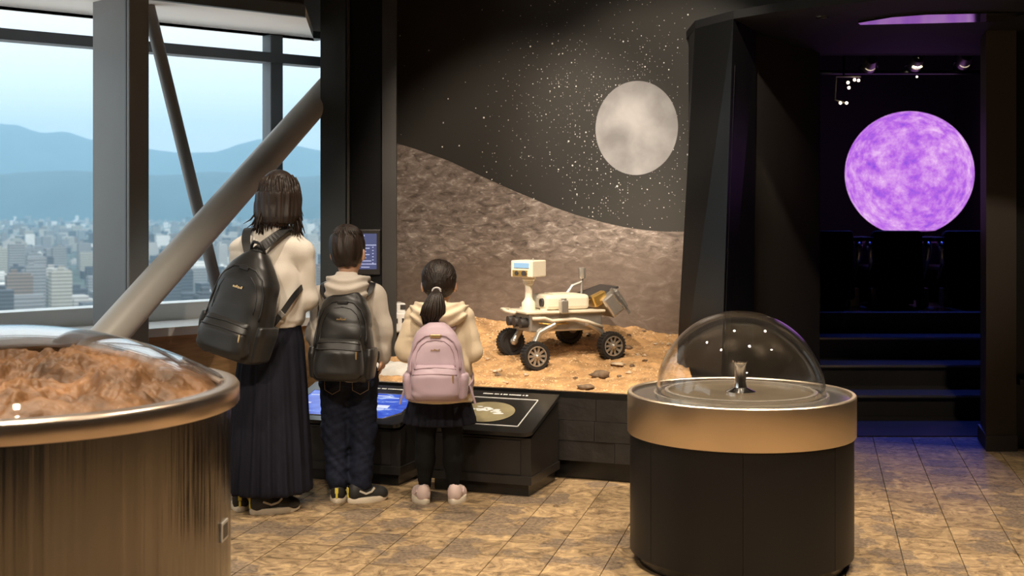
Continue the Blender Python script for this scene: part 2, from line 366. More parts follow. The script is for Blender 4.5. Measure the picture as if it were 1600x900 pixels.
# ---- window wall on the left
M_FRAME = mat('grey_blue_steel', (.105, .125, .145), .45, .1, var=.08, scale=3)
M_COLUMN = mat('column_grey', (.20, .205, .21), .5, var=.05, scale=2)
M_SOFFIT = mat('soffit_white', (.80, .80, .80), .7)
M_LEDGE = mat('ledge_white', (.72, .72, .70), .3, var=.04, scale=2)
M_WOOD = mat('ledge_oak', (.40, .235, .105), .5, var=.22, scale=6, stretch=(1, 1, 9), bump=.05)
wn_ = 0
def offs(k, d):                       # window line shifted d inwards (mitred)
    p = Vector(W[k]); t0 = (Vector(W[k])-Vector(W[k-1])).normalized() if k > 0 else None; t1 = (Vector(W[k+1])-Vector(W[k])).normalized() if k < len(W)-1 else None
    t = ((t0 or t1)+(t1 or t0)).normalized(); n = Vector((-t.y, t.x)); c = (t1 or t0).dot(t); return p+n*d/max(c, .5)
if (offs(2, 1)-Vector((0, 4))).length > (Vector(W[2])-Vector((0, 4))).length: SGN = -1
else: SGN = 1
def strip(name, d0, d1, z0, z1, m, kind='structure', ks=range(len(W))):
    ks = list(ks)[1:]; b = B(); v = []
    for k in ks:
        p, q = offs(k, SGN*d0), offs(k, SGN*d1)
        if k == 1:                    # the line stops against the pier
            t_ = (Vector(W[2])-Vector(W[1])).normalized(); n_ = Vector((-t_.y, t_.x))*SGN; p, q = Vector(W[1])+n_*d0, Vector(W[1])+n_*d1
            p, q = [c+t_*max(0, (c.x+1.152)/-t_.x) for c in (p, q)]
        v += [(p.x, p.y, z0), (q.x, q.y, z0), (q.x, q.y, z1), (p.x, p.y, z1)]
    f = [(i*4+a, i*4+(a+1) % 4, i*4+4+(a+1) % 4, i*4+4+a) for i in range(len(ks)-1) for a in range(4)]+[(0, 1, 2, 3), tuple((len(ks)-1)*4+a for a in (3, 2, 1, 0))]
    return prop(b.add(v, f).build(name, m), kind=kind)
strip('trim_1', -.06, .06, 2.30, 2.36, M_FRAME)                 # transom rail
strip('trim_2', -.06, .06, 2.475, 2.52, M_FRAME)
strip('trim_3', -.08, .09, .70, .853, M_LEDGE)                  # white glazing kerb
strip('trim_4', .09, .50, .71, .757, M_LEDGE)                   # deep white ledge
strip('wall_window_base', .12, .46, 0, .71, M_WOOD)             # oak front below the ledge
strip('wall_window_head', -.1, .06, 2.52, 3.1, M_SOFFIT)
strip('ceiling_window_soffit', -.08, .84, 2.475, 2.53, M_SOFFIT)
strip('trim_5', .84, .88, 2.465, 2.53, M_FRAME)
strip('wall_window_fascia', .88, .92, 2.53, 3.1, M_CEIL)
for k in range(len(W)-1):
    a, b = Vector(W[k]), Vector(W[k+1]); wn_ += 1
    if k == 0: continue
    p = prop(B().add([(a.x, a.y, .853), (b.x, b.y, .853), (b.x, b.y, 2.30), (a.x, a.y, 2.30)], [(0, 1, 2, 3)]).build('window_%d' % k, M_PANE), kind='structure')
    B().add([(a.x, a.y, 2.36), (b.x, b.y, 2.36), (b.x, b.y, 2.475), (a.x, a.y, 2.475)], [(0, 1, 2, 3)]).build('transom_pane', M_PANE, p)
WT = (Vector(W[1])-Vector(W[2])).normalized(); WANG = math.atan2(WT.y, WT.x)
def upright(name, label, c, dims, z0, z1, m, cat, groove=False):
    t = empty(name, (c[0], c[1], z0), WANG, label, cat)
    B().cbox((0, 0, (z1-z0)/2), (dims[0], dims[1], z1-z0), .006).build('shaft', m, t)
    return t
col1 = upright('steel_column', 'broad grey steel column standing before the window ledge', (-2.00, 6.70), (.108, .41), 0, 3.1, M_COLUMN, 'column')
B().box((-.0545, -.17, 1.55), (.004, .012, 3.09)).build('seam', M_FRAME, col1)
upright('window_mullion', 'blue-grey window mullion above the slanting round brace', (-1.487, 8.15), (.09, .10), .853, 2.475, M_FRAME, 'mullion')
upright('steel_column', 'grey steel column further along the window ledge', (-4.0, 5.45), (.145, .30), 0, 2.475, M_COLUMN, 'column')
upright('steel_column', 'grey steel column at the far bend of the windows', (-5.05, 3.7), (.145, .30), 0, 2.475, M_COLUMN, 'column')
a, b = at(168, 527, 6.0), at(503, 150, 8.02); b = b+(b-a)*.10; a = a-(b-a)*(a.z/(b.z-a.z))       # foot on the floor, head in the pier
t = empty('round_brace', a, 0, 'thick round grey brace slanting up across the window', 'brace')
o = smooth_by_angle(B().cyl((0, 0, 0), b-a, .081, 40).build('tube', mat('brace_paint', (.36, .345, .32), .45, var=.05, scale=3), t))
BR1 = (a.copy(), b.copy()); a, b = at(231, 6.5, 6.90), at(352, 503, 7.45)
t = empty('flat_brace', b, 0, 'thin grey brace leaning behind the thick round brace', 'brace')
d = a-b
o = smooth_by_angle(B().cyl((0, 0, 0), d, .034, 24).build('bar', M_COLUMN, t))

# ---- dark pier between window and diorama
M_PIER = mat('pier_slate', (.030, .036, .038), .42, var=.12, scale=2)
p = prop(B().prism([(-1.148, 7.86), (-.998, 7.86), (-.998, 8.3), (-1.0, 8.66), (-1.148, 8.55)], 0, 3.1).build('wall_pier', M_PIER), kind='structure')
B().box((-.985, 7.90, 1.55), (.014, .03, 3.1)).build('corner_bead', mat('bead_grey', (.10, .095, .085), .4, .5), p)
p = prop(B().prism([(-.99, 7.95), (-.782, 7.95), (-.782, 8.9), (-.99, 8.9)], 0, 3.1).build('wall_niche', M_GLOSSBLACK), kind='structure')
p = prop(B().prism([(-.782, 7.90), (-.697, 7.90), (-.710, 8.1), (-.782, 8.1)], 0, 3.1).build('trim_6', mat('trim_brown', (.030, .026, .021), .5)), kind='structure')

# ================================================================== CITY OUTSIDE
M_CITY = mat('city_ground', (.05, .07, .065), .9, var=.55, scale=.018, coord='Object', detail=8)
GZ = -122
g = B().add([(-40000, 200, GZ), (12000, 200, GZ), (12000, 26000, GZ), (-40000, 26000, GZ)], [(0, 1, 2, 3)]).build('city_ground', M_CITY); prop(g, kind='structure')
bcols = [((.36, .36, .35), 'pale'), ((.20, .21, .22), 'grey'), ((.62, .62, .60), 'white'), ((.06, .07, .085), 'dark slate'), ((.17, .14, .12), 'brown'), ((.30, .30, .27), 'cream')]
def bmat(i):
    c, nm = bcols[i]; m = bpy.data.materials.new('facade_'+nm.replace(' ', '_')); m.use_nodes = True; n = m.node_tree; L = n.links.new; b = n.nodes['Principled BSDF']; b.inputs['Roughness'].default_value = .7
    tc = n.nodes.new('ShaderNodeTexCoord'); sx = n.nodes.new('ShaderNodeSeparateXYZ'); L(tc.outputs['Object'], sx.inputs[0])
    w1 = n.nodes.new('ShaderNodeMath'); w1.operation = 'PINGPONG'; w1.inputs[1].default_value = 2.0; L(sx.outputs['Z'], w1.inputs[0])
    gt = n.nodes.new('ShaderNodeMath'); gt.operation = 'GREATER_THAN'; gt.inputs[1].default_value = 1.1; L(w1.outputs[0], gt.inputs[0])
    ge = n.nodes.new('ShaderNodeNewGeometry'); s2 = n.nodes.new('ShaderNodeSeparateXYZ'); L(ge.outputs['Normal'], s2.inputs[0])
    lt = n.nodes.new('ShaderNodeMath'); lt.operation = 'LESS_THAN'; lt.inputs[1].default_value = .5; L(s2.outputs['Z'], lt.inputs[0])
    mu = n.nodes.new('ShaderNodeMath'); mu.operation = 'MULTIPLY'; L(gt.outputs[0], mu.inputs[0]); L(lt.outputs[0], mu.inputs[1])
    mx = n.nodes.new('ShaderNodeMixRGB'); mx.inputs[1].default_value = (*c, 1); mx.inputs[2].default_value = (*[q*.45 for q in c], 1); L(mu.outputs[0], mx.inputs[0]); L(mx.outputs[0], b.inputs['Base Color'])
    return m
BM = [bmat(i) for i in range(6)]
def block_mesh(w_, d_, h_, kind):
    b = B().box((0, 0, h_/2), (w_, d_, h_))
    if kind == 0: b.box((w_*.15, 0, h_+2.2), (w_*.35, d_*.4, 4.4))
    if kind == 1: b.box((0, 0, h_+1), (w_*.85, d_*.85, 2)).box((-w_*.2, 0, h_+4), (w_*.25, d_*.3, 5))
    if kind == 2: b.box((-w_*.3, -d_*.2, h_*.35), (w_*.9, d_*1.1, h_*.7))
    return b.mesh()
shapes = []
for i in range(20):
    w_, d_, h_ = random.uniform(14, 34), random.uniform(14, 26), random.choice((9, 12, 14, 18, 22, 26, 32, 42))*random.uniform(.9, 1.2)
    if i < 3: w_, d_, h_ = random.uniform(20, 26), 22, (60, 48, 54)[i]
    shapes.append((block_mesh(w_, d_, h_, i % 4), 'tower' if h_ > 40 else 'slab block' if w_ > 26 else 'low building' if h_ < 16 else 'mid-rise building'))
spots_ = []
y = 1180.0
while y < 2900:
    x = -y*1.25
    while x < -y*.03:
        if random.random() < .86: spots_.append((x+random.uniform(-9, 9), y+random.uniform(-14, 14)))
        x += random.uniform(26, 52)
    y += random.uniform(34, 50)*(y/1400)
def inview(x, y): px = 800+FPX*x/y; return -10 < px < 505 and not (139 < px < 222)
keep = []
for s in sorted(spots_, key=lambda s: s[1]):
    if all((s[0]-q[0])**2+(s[1]-q[1])**2 > 47**2 for q in keep[-260:]): keep.append(s)
spots_ = keep; near = [s for s in spots_ if inview(*s)][:290]; nset = set(near)
variants = {}
def place(x, y, nm='city_building'):
    si = random.randrange(3, 20) if random.random() < .93 else random.randrange(3); ci = random.choice((0, 0, 1, 1, 2, 3, 3, 4, 5)); me, kd = shapes[si]
    if (si, ci) not in variants: m2 = me.copy(); m2.materials.clear(); m2.materials.append(BM[ci]); variants[(si, ci)] = m2
    o = bpy.data.objects.new(nm, variants[(si, ci)]); COL.objects.link(o); o.location = (x, y, GZ); o.rotation_euler = (0, 0, random.choice((.5, .5, .5, .5+PI/2))+random.uniform(-.05, .05))
    nm2 = bcols[ci][1]; prop(o, '%s %s in the hazy city far below the window' % (nm2, kd), 'building', '%s %ss of the city' % (nm2, kd))
for (x, y) in near: place(x, y)
far = {i: B() for i in range(6)}
def farbox(x, y):
    s = random.uniform(14, 38); h_ = random.choice((7, 9, 12, 15, 20, 28, 40)); b = far[random.choice((0, 0, 1, 1, 2, 3, 3, 4, 5))]
    b.box((x, y, GZ+h_/2), (s, random.uniform(12, 28), h_), random.choice((.5, 2.07)))
for s in spots_:
    if s not in nset: farbox(*s)
y = 2990.0
while y < 9500:
    x = -y*1.3
    while x < -y*.03:
        if random.random() < .8: farbox(x+random.uniform(-15, 15), y+random.uniform(-30, 30))
        x += random.uniform(30, 75)*(y/2900)**.6
    y += 62*(y/2900)**1.2
fb = B(); fi = []
for i, b in far.items(): fb.add(b.v, b.f); fi += [i]*len(b.f)
fo = fb.build('distant_buildings', BM[0]); [fo.data.materials.append(q) for q in BM[1:]]; fo.data.polygons.foreach_set('material_index', fi)
prop(fo, 'roofs and blocks of the far city fading into blue haze', 'city', kind='stuff')
# hills and mountains
def ridge(name, Y0, depth, pts, seed, m, rough=.12):
    xs = np.linspace(-3400, 1400, 420); top = np.interp(np.where(xs < -200, -200+((-200-xs) % 1100), xs), [p[0] for p in pts], [p[1] for p in pts]); v = []; f = []; n = 14
    for j in range(n):
        t = j/(n-1); yy = Y0+depth*(t-.5); hgt = math.sin(PI*t)**.8
        for i, x in enumerate(xs):
            X = (x-800)/FPX*Y0; H = (HZ-top[i])/FPX*Y0+CAMH-GZ
            H *= hgt*(1+rough*float(fbm(np.array([x*.02+50]), np.array([t*6+7.0]), seed)[0]-.5)*2); v.append((X*(1+.3*(t-.5)), yy, GZ-2+H))
    m_ = len(xs); f = [(j*m_+i, j*m_+i+1, (j+1)*m_+i+1, (j+1)*m_+i) for j in range(n-1) for i in range(m_-1)]
    return prop(obj(name, pydata(v, f), m, None, True), kind='structure')
M_HILL = mat('forest_hill', (.025, .055, .065), .95, var=.3, scale=.002)
ridge('hills_near', 10500, 2600, [(-200, 275), (0, 270), (120, 266), (240, 274), (330, 268), (470, 276), (600, 268), (1000, 275)], 3, M_HILL, .05)
ridge('mountains_far', 19000, 4500, [(-200, 230), (-60, 205), (0, 193), (30, 196), (65, 208), (100, 207), (140, 218), (190, 215), (230, 231), (290, 240), (335, 238), (370, 226), (405, 216), (440, 222), (480, 232), (520, 240), (700, 225), (1000, 235)], 9, M_HILL, .03)
# the haze itself: a homogeneous scattering layer over the plain
vm = bpy.data.materials.new('haze'); vm.use_nodes = True; n = vm.node_tree; n.nodes.clear(); vo_ = n.nodes.new('ShaderNodeOutputMaterial'); vs = n.nodes.new('ShaderNodeVolumeScatter')
vs.inputs['Color'].default_value = (.50, .80, 1.0, 1); vs.inputs['Density'].default_value = 1/12500; vs.inputs['Anisotropy'].default_value = 0.0
va = n.nodes.new('ShaderNodeVolumeAbsorption'); va.inputs['Color'].default_value = (.42, .74, 1.0, 1); va.inputs['Density'].default_value = 1/12500
vs.inputs['Color'].default_value = (.42, .74, 1.0, 1)
ad = n.nodes.new('ShaderNodeAddShader'); n.links.new(vs.outputs[0], ad.inputs[0]); n.links.new(va.outputs[0], ad.inputs[1]); n.links.new(ad.outputs[0], vo_.inputs['Volume'])
hz = B().box((-14000, 12500, 690), (52000, 24600, 1640)).build('haze_layer', vm); prop(hz, kind='structure')

# ================================================================== THEATRE ENTRANCE
M_PORT = mat('portal_satin_black', (.009, .009, .009), .38, var=.1, scale=2)
M_PANEL = mat('portal_panel_brown', (.045, .038, .033), .5, var=.12, scale=2)
M_EDGE = mat('polished_edge', (.05, .05, .055), .12, .6)
port = empty('theatre_portal', (2.0, 7.6, 0), 0, 'black flared entrance portal with curved canopy around the theatre steps', 'portal')
def pp(b, name, m, smooth=False):                    # build with world coordinates under the portal
    b.v = [v-Vector((2.0, 7.6, 0)) for v in b.v]; return b.build(name, m, port, smooth)
cv = [(1.046, 7.5), (1.20, 7.10), (1.365, 6.86), (1.563, 6.66), (1.793, 6.45), (2.1, 6.27), (2.5, 6.12), (3.0, 6.03), (4.38, 6.0), (4.38, 7.88), (3.85, 8.76), (1.30, 8.76), (1.30, 8.0), (1.06, 8.0)]
pp(B().prism(cv, 2.43, 2.475), 'canopy', mat('canopy_black', (.008, .008, .008), .7))
JZ = 2.43
ot, it_, ob, ib = Vector((1.046, 7.5, JZ)), Vector((1.198, 7.10, JZ)), Vector((.907, 7.45, 0)), Vector((1.115, 7.10, 0))
bk0, bk1 = Vector((1.06, 7.86, 0)), Vector((1.06, 7.86, JZ)); i2b, i2t = Vector((1.40, 7.62, 0)), Vector((1.42, 7.62, JZ))
pp(B().add([ob, ib, i2b, bk0, ot, it_, i2t, bk1], [(0, 1, 5, 4), (1, 2, 6, 5), (2, 3, 7, 6), (3, 0, 4, 7), (0, 3, 2, 1), (4, 5, 6, 7)]), 'left_jamb', M_PORT)
e0, e1 = ib+Vector((.012, .02, 0)), it_+Vector((.012, .02, -.25))
pp(B().tube([e0+(e1-e0)*.12, e1], .0014, 6), 'edge_trim', M_EDGE)
pp(B().prism([(1.40, 7.63), (2.04, 8.70), (2.04, 8.76), (1.95, 8.76), (1.34, 7.70)], 0, JZ), 'side_panel', M_PANEL)
pp(B().tube([(2.046, 8.705, .7), (2.046, 8.705, 2.3)], .0014, 6), 'edge_trim', M_EDGE)
x0, x1 = at(1541, 705, 7.575).x, at(1588, 705, 7.575).x
pp(B().prism([(x0, 7.575), (x1, 7.575), (x1, 7.95), (x0+.10, 7.95)], .09, JZ), 'right_post', mat('post_brown', (.050, .040, .031), .5, var=.1, scale=2))
pp(B().prism([(x0-.004, 7.565), (x1+.004, 7.565), (x1+.004, 7.97), (x0+.09, 7.97)], 0, .09), 'post_base', M_PANEL)
pp(B().prism([(x1, 7.66), (4.38, 7.55), (4.38, 7.86), (x1, 7.86)], 0, JZ), 'right_wall_panel', M_PORT)
pp(B().box((3.15, 7.58, .40), (.45, .06, .035)), 'handrail', M_GLOSSBLACK)
pp(B().prism([(3.70, 7.9), (3.76, 7.9), (3.76, 8.77), (3.70, 8.77)], 0, JZ), 'inner_wall_panel', M_PORT)
pp(B().lathe([(.028, 2.424), (.034, 2.424), (.034, 2.43), (.028, 2.43)], 24, (1.66, 7.02, 0)), 'downlight_ring', M_CHROME)
pp(B().prism([(1.90, 7.20), (2.02, 6.98), (2.18, 6.88), (2.52, 6.83), (2.68, 6.84), (2.68, 7.13), (2.28, 7.21), (1.93, 7.27)], 2.420, 2.431), 'soffit_band', mat('soffit_gloss', (.012, .012, .013), .09, spec=.8))
# wall above and beside the theatre opening
prop(B().prism([(1.30, 8.77), (4.9, 8.77), (4.9, 8.86), (1.30, 8.86)], 2.43, 3.1).build('wall_theatre_front', M_CEIL), kind='structure')
prop(B().prism([(1.30, 8.77), (2.0, 8.77), (2.0, 8.86), (1.30, 8.86)], 0, 2.43).build('wall_theatre_front_left', M_CEIL), kind='structure')
prop(B().prism([(3.70, 8.77), (4.9, 8.77), (4.9, 8.86), (3.70, 8.86)], 0, 2.43).build('wall_theatre_front_right', M_CEIL), kind='structure')
# glossy threshold and stairs
prop(B().prism([(1.66, 8.04), (3.69, 8.04), (3.69, 8.78), (2.05, 8.78), (2.05, 8.70)], 0, .006).build('floor_threshold', mat('slate_gloss', (.035, .032, .032), .22, var=.3, scale=5)), kind='structure')
st = empty('staircase', (2.868, 8.80, 0), 0, 'dark steps with metal nosings rising to the theatre', 'staircase')
M_STEP = mat('step_black', (.030, .027, .024), .42, var=.15, scale=4); M_TREAD = mat('tread_grey', (.10, .095, .09), .2, var=.12, scale=5)
for k in range(4):
    s_ = B().box((0, .42*k+.22, .075+.15*k-.012), (1.64, .44, .126)).build('step', M_STEP, st)
    B().box((0, .42*k+.20, .15*(k+1)-.010), (1.64, .47, .020)).build('tread', M_TREAD, s_)
    B().box((0, .42*k-.036, .15*(k+1)-.008), (1.64, .006, .012)).build('nosing', mat('nosing_metal', (.45, .42, .38), .35, .9), s_)
prop(B().box((3.05, 12.02, .30), (3.58, 4.05, .599)).build('floor_theatre', mat('theatre_carpet', (.045, .035, .030), .7)), kind='structure')
# purple globe
gl = empty('glowing_globe', (3.66, 12.4, .6), 0, 'glowing purple globe projected like a star on a dark stand', 'globe')
gc = at(1420, 271, 12.4); GR = 97/FPX*12.4
def globe_mat():
    m = bpy.data.materials.new('globe_projection'); m.use_nodes = True; n = m.node_tree; n.nodes.clear(); L = n.links.new
    o = n.nodes.new('ShaderNodeOutputMaterial'); e = n.nodes.new('ShaderNodeEmission'); tc = n.nodes.new('ShaderNodeTexCoord')
    nz = n.nodes.new('ShaderNodeTexNoise'); nz.inputs['Scale'].default_value = 8.5; nz.inputs['Detail'].default_value = 7; nz.inputs['Roughness'].default_value = .68; L(tc.outputs['Object'], nz.inputs['Vector'])
    nb = n.nodes.new('ShaderNodeTexNoise'); nb.inputs['Scale'].default_value = 1.6; nb.inputs['Detail'].default_value = 3; L(tc.outputs['Object'], nb.inputs['Vector'])
    a2 = n.nodes.new('ShaderNodeMath'); a2.operation = 'MULTIPLY_ADD'; a2.inputs[1].default_value = .55; L(nb.outputs[0], a2.inputs[0]); L(nz.outputs[0], a2.inputs[2])
    r = n.nodes.new('ShaderNodeValToRGB'); mr = n.nodes.new('ShaderNodeMapRange'); mr.inputs[1].default_value = .16; mr.inputs[2].default_value = 1.06; L(a2.outputs[0], mr.inputs[0]); L(mr.outputs[0], r.inputs[0])
    el = r.color_ramp.elements; el[0].position = .0; el[0].color = (.02, .015, .55, 1); el[1].position = 1; el[1].color = (.78, .60, .76, 1)
    for p_, c_ in ((.22, (.05, .020, .55, 1)), (.40, (.16, .050, .56, 1)), (.60, (.38, .11, .60, 1)), (.78, (.55, .27, .66, 1))): q = el.new(p_); q.color = c_
    L(r.outputs[0], e.inputs[0]); e.inputs[1].default_value = 1.0; L(e.outputs[0], o.inputs[0]); return m
prof = [(GR*math.sin(PI*i/48), GR*math.cos(PI*i/48)) for i in range(1, 49) if math.cos(PI*i/48) > -.915]
zc = -.915*GR; prof = [(.001, GR)]+prof+[(math.sqrt(GR*GR-zc*zc), zc), (.001, zc)]
o = B().lathe(prof, 96).build('ball', globe_mat(), gl, True); o.location = gc-Vector((3.66, 12.4, .6)); gl.location.x = gc.x; o.location.x = 0
B().lathe([(.001, 0), (.30, 0), (.28, .04), (.16, .08), (.14, gc.z-GR*.9-.6-.03), (.24, gc.z-GR*.93-.6), (.001, gc.z-GR*.93-.6)], 40).build('stand', M_GLOSSBLACK, gl, True)
# theatre seats seen from behind
M_SEAT = mat('seat_black', (.0035, .0035, .004), .8, spec=.15); M_ARM = mat('arm_chrome', (.62, .60, .62), .25, .9); M_BASEB = mat('seat_base_brown', (.16, .105, .07), .6)
def seat(px, label):
    p = at(px, 470, 10.55); r = empty('cinema_chair', (p.x, 10.6, .6), 0, label, 'seat', 'theatre seats above the steps')
    B().cbox((0, 0, .33), (.40, .12, .56), .03, rx=-.12).build('backrest', M_SEAT, r); B().cbox((0, .28, .26), (.44, .46, .12), .03).build('cushion', M_SEAT, r)
    for s in (-1, 1):
        a = B().tube([(s*.235, -.02, .52), (s*.235, -.06, .46), (s*.225, -.04, .34), (s*.225, .05, .22)], [.03, .026, .018, .016], 10).build('arm_bracket', M_ARM, r, True)
        B().cbox((s*.235, .14, .545), (.075, .36, .028), .01).build('armrest', M_SEAT, a)
        B().cbox((s*.195, -.02, .075), (.075, .10, .15), .006).build('seat_foot', M_BASEB, r)
    B().cbox((0, .2, .11), (.30, .3, .2), .01).build('pedestal', M_SEAT, r)
seat(1405, 'black theatre seat right below the glowing purple globe'); seat(1297, 'black theatre seat beside the left theatre wall panel'); seat(1517, 'black theatre seat next to the brown entrance post')
# seat backs of the row in front; the globe's violet light is in their colour
M_PURP = mat('seat_fabric_globe_lit', (.42, .20, .75), .7)
for px, lb in ((1345, 'violet lit seat back glimpsed between two black seats, left of the globe stand'), (1468, 'violet lit seat back glimpsed between two black seats, right of the globe stand')):
    p = at(px, 470, 11.3); r = empty('cinema_chair', (p.x, 11.3, .6), 0, lb, 'seat')
    B().cbox((0, 0, .32), (.36, .10, .36), .03).build('backrest', M_PURP, r); B().cbox((0, .2, .12), (.4, .5, .22), .03).build('base', M_SEAT, r)
# stage lamps hanging inside
M_LENS = mat('lamp_lens', (.5, .45, .35), .15, .3, emis=(1, .82, .55), estr=.65); M_LENS2 = mat('lamp_lens_bright', (.5, .45, .35), .15, emis=(1, .85, .6), estr=6)
bar = empty('lighting_bar', (3.2, 11.9, 2.62), 0, 'black lighting bar hung under the theatre ceiling', 'lighting bar')
B().tube([(-1.1, 0, 0), (1.4, 0, 0)], .02, 10).build('pipe', M_GLOSSBLACK, bar)
for x_ in (-.9, 1.2): B().tube([(x_, 0, 0), (x_, 0, .48)], .012, 8).build('hanger', M_GLOSSBLACK, bar)
for px, py, lb, br in ((1358, 102, 'stage lamp with dull lens nearest the bracket of small bulbs', 0), (1430, 100, 'stage lamp with the brightest lens on the lighting bar', 1), (1505, 97, 'dim stage lamp at the post end of the lighting bar', 0)):
    p = at(px, py, 11.85); r = empty('stage_lamp', p, 0, lb, 'lamp', 'stage lamps on the bar')
    smooth_by_angle(B().lathe([(.001, .10), (.05, .10), (.062, .05), (.066, -.03), (.060, -.03), (.001, -.01)], 24).build('housing', mat('lamp_grey', (.20, .19, .17), .3, .6), r))
    for o in r.children: o.rotation_euler = (1.1, 0, 0)
    B().ball((0, -.035, -.012), (.052, .02, .042), 10).build('lens', M_LENS, r, True)
    if not br: spot(p+Vector((0, -.09, -.03)), (p.x*.5+1.42, 9.3, .35), 75, 44, (.06, .12, 1.0), .7, .05, 'stage_lamp_light')     # the lamp's own blue light, turned to the steps
    if br: B().ball((0, -.06, .04), .014, 8).build('bulb', M_LENS2, r, True); B().ball((0, -.06, -.03), (.045, .012, .012), 8).build('lens_glint', M_LENS2, r, True)  # beside the bulb, a glowing oval painted in as the lens glint
    B().tube([(.07, 0, .0), (.085, .03, -.02), (.06, .05, 2.62-p.z), (-.06, .05, 2.62-p.z), (-.085, .03, -.02), (-.07, 0, 0)], .008, 8).build('yoke', M_GLOSSBLACK, r)
    B().ball((.0, -.05, .05 if not br else -.12), .008, 6).build('lamp_glint', M_LENS2, r, True)  # tiny emissive ball added as a glint on the housing
p = at(1322, 140, 11.6); r = empty('bulb_bracket', p, 0, 'angled bracket carrying several tiny bulbs inside the theatre', 'bracket')
B().tube([(.13, 0, .115), (-.09, 0, .115), (-.10, 0, -.09), (-.0, 0, -.12)], .009, 8).build('arm', mat('bracket_grey', (.25, .23, .2), .4, .5), r)
B().tube([(-.02, 0, .115), (-.02, 0, 3.1-p.z)], .010, 8).build('hanger', M_GLOSSBLACK, r)
for bx, bz in ((.012, .06), (.02, .015), (.105, .08), (.07, .085), (-.055, -.12), (.0, -.12)): B().ball((bx, -.02, bz), .012, 6).build('bulb', M_LENS2, r, True)

# ================================================================== DIORAMA
MA, MB_ = Vector((-.768, 8.85)), Vector((1.007, 8.0)); MD = (MB_-MA).normalized(); MN = Vector((MD.y, -MD.x))   # towards the hall
if MN.y > 0: MN = -MN
def mural_pt(x, y, off=0.0):          # where the line of sight meets the mural (shifted off towards the hall)
    q = MA+MN*off; k = (x-800)/FPX; s = (k*q.y-q.x)/(MD.x-k*MD.y); p = q+MD*s; return at(x, y, p.y)
mur = empty('space_mural', (MA.x, MA.y, 0), 0, 'printed space mural of a grey moon above a barren slope', 'mural')
def ml(b, name, m, smooth=False): b.v = [v-Vector((MA.x, MA.y, 0)) for v in b.v]; return b.build(name, m, mur, smooth)
def sheet(b, pts, th=.004):
    n = len(pts); bk = Vector((-MN.x, -MN.y, 0))*th; b.add(list(pts)+[p+bk for p in pts], [tuple(range(n)), tuple(range(2*n-1, n-1, -1))]+[(k, (k+1) % n, n+(k+1) % n, n+k) for k in range(n)]); return b
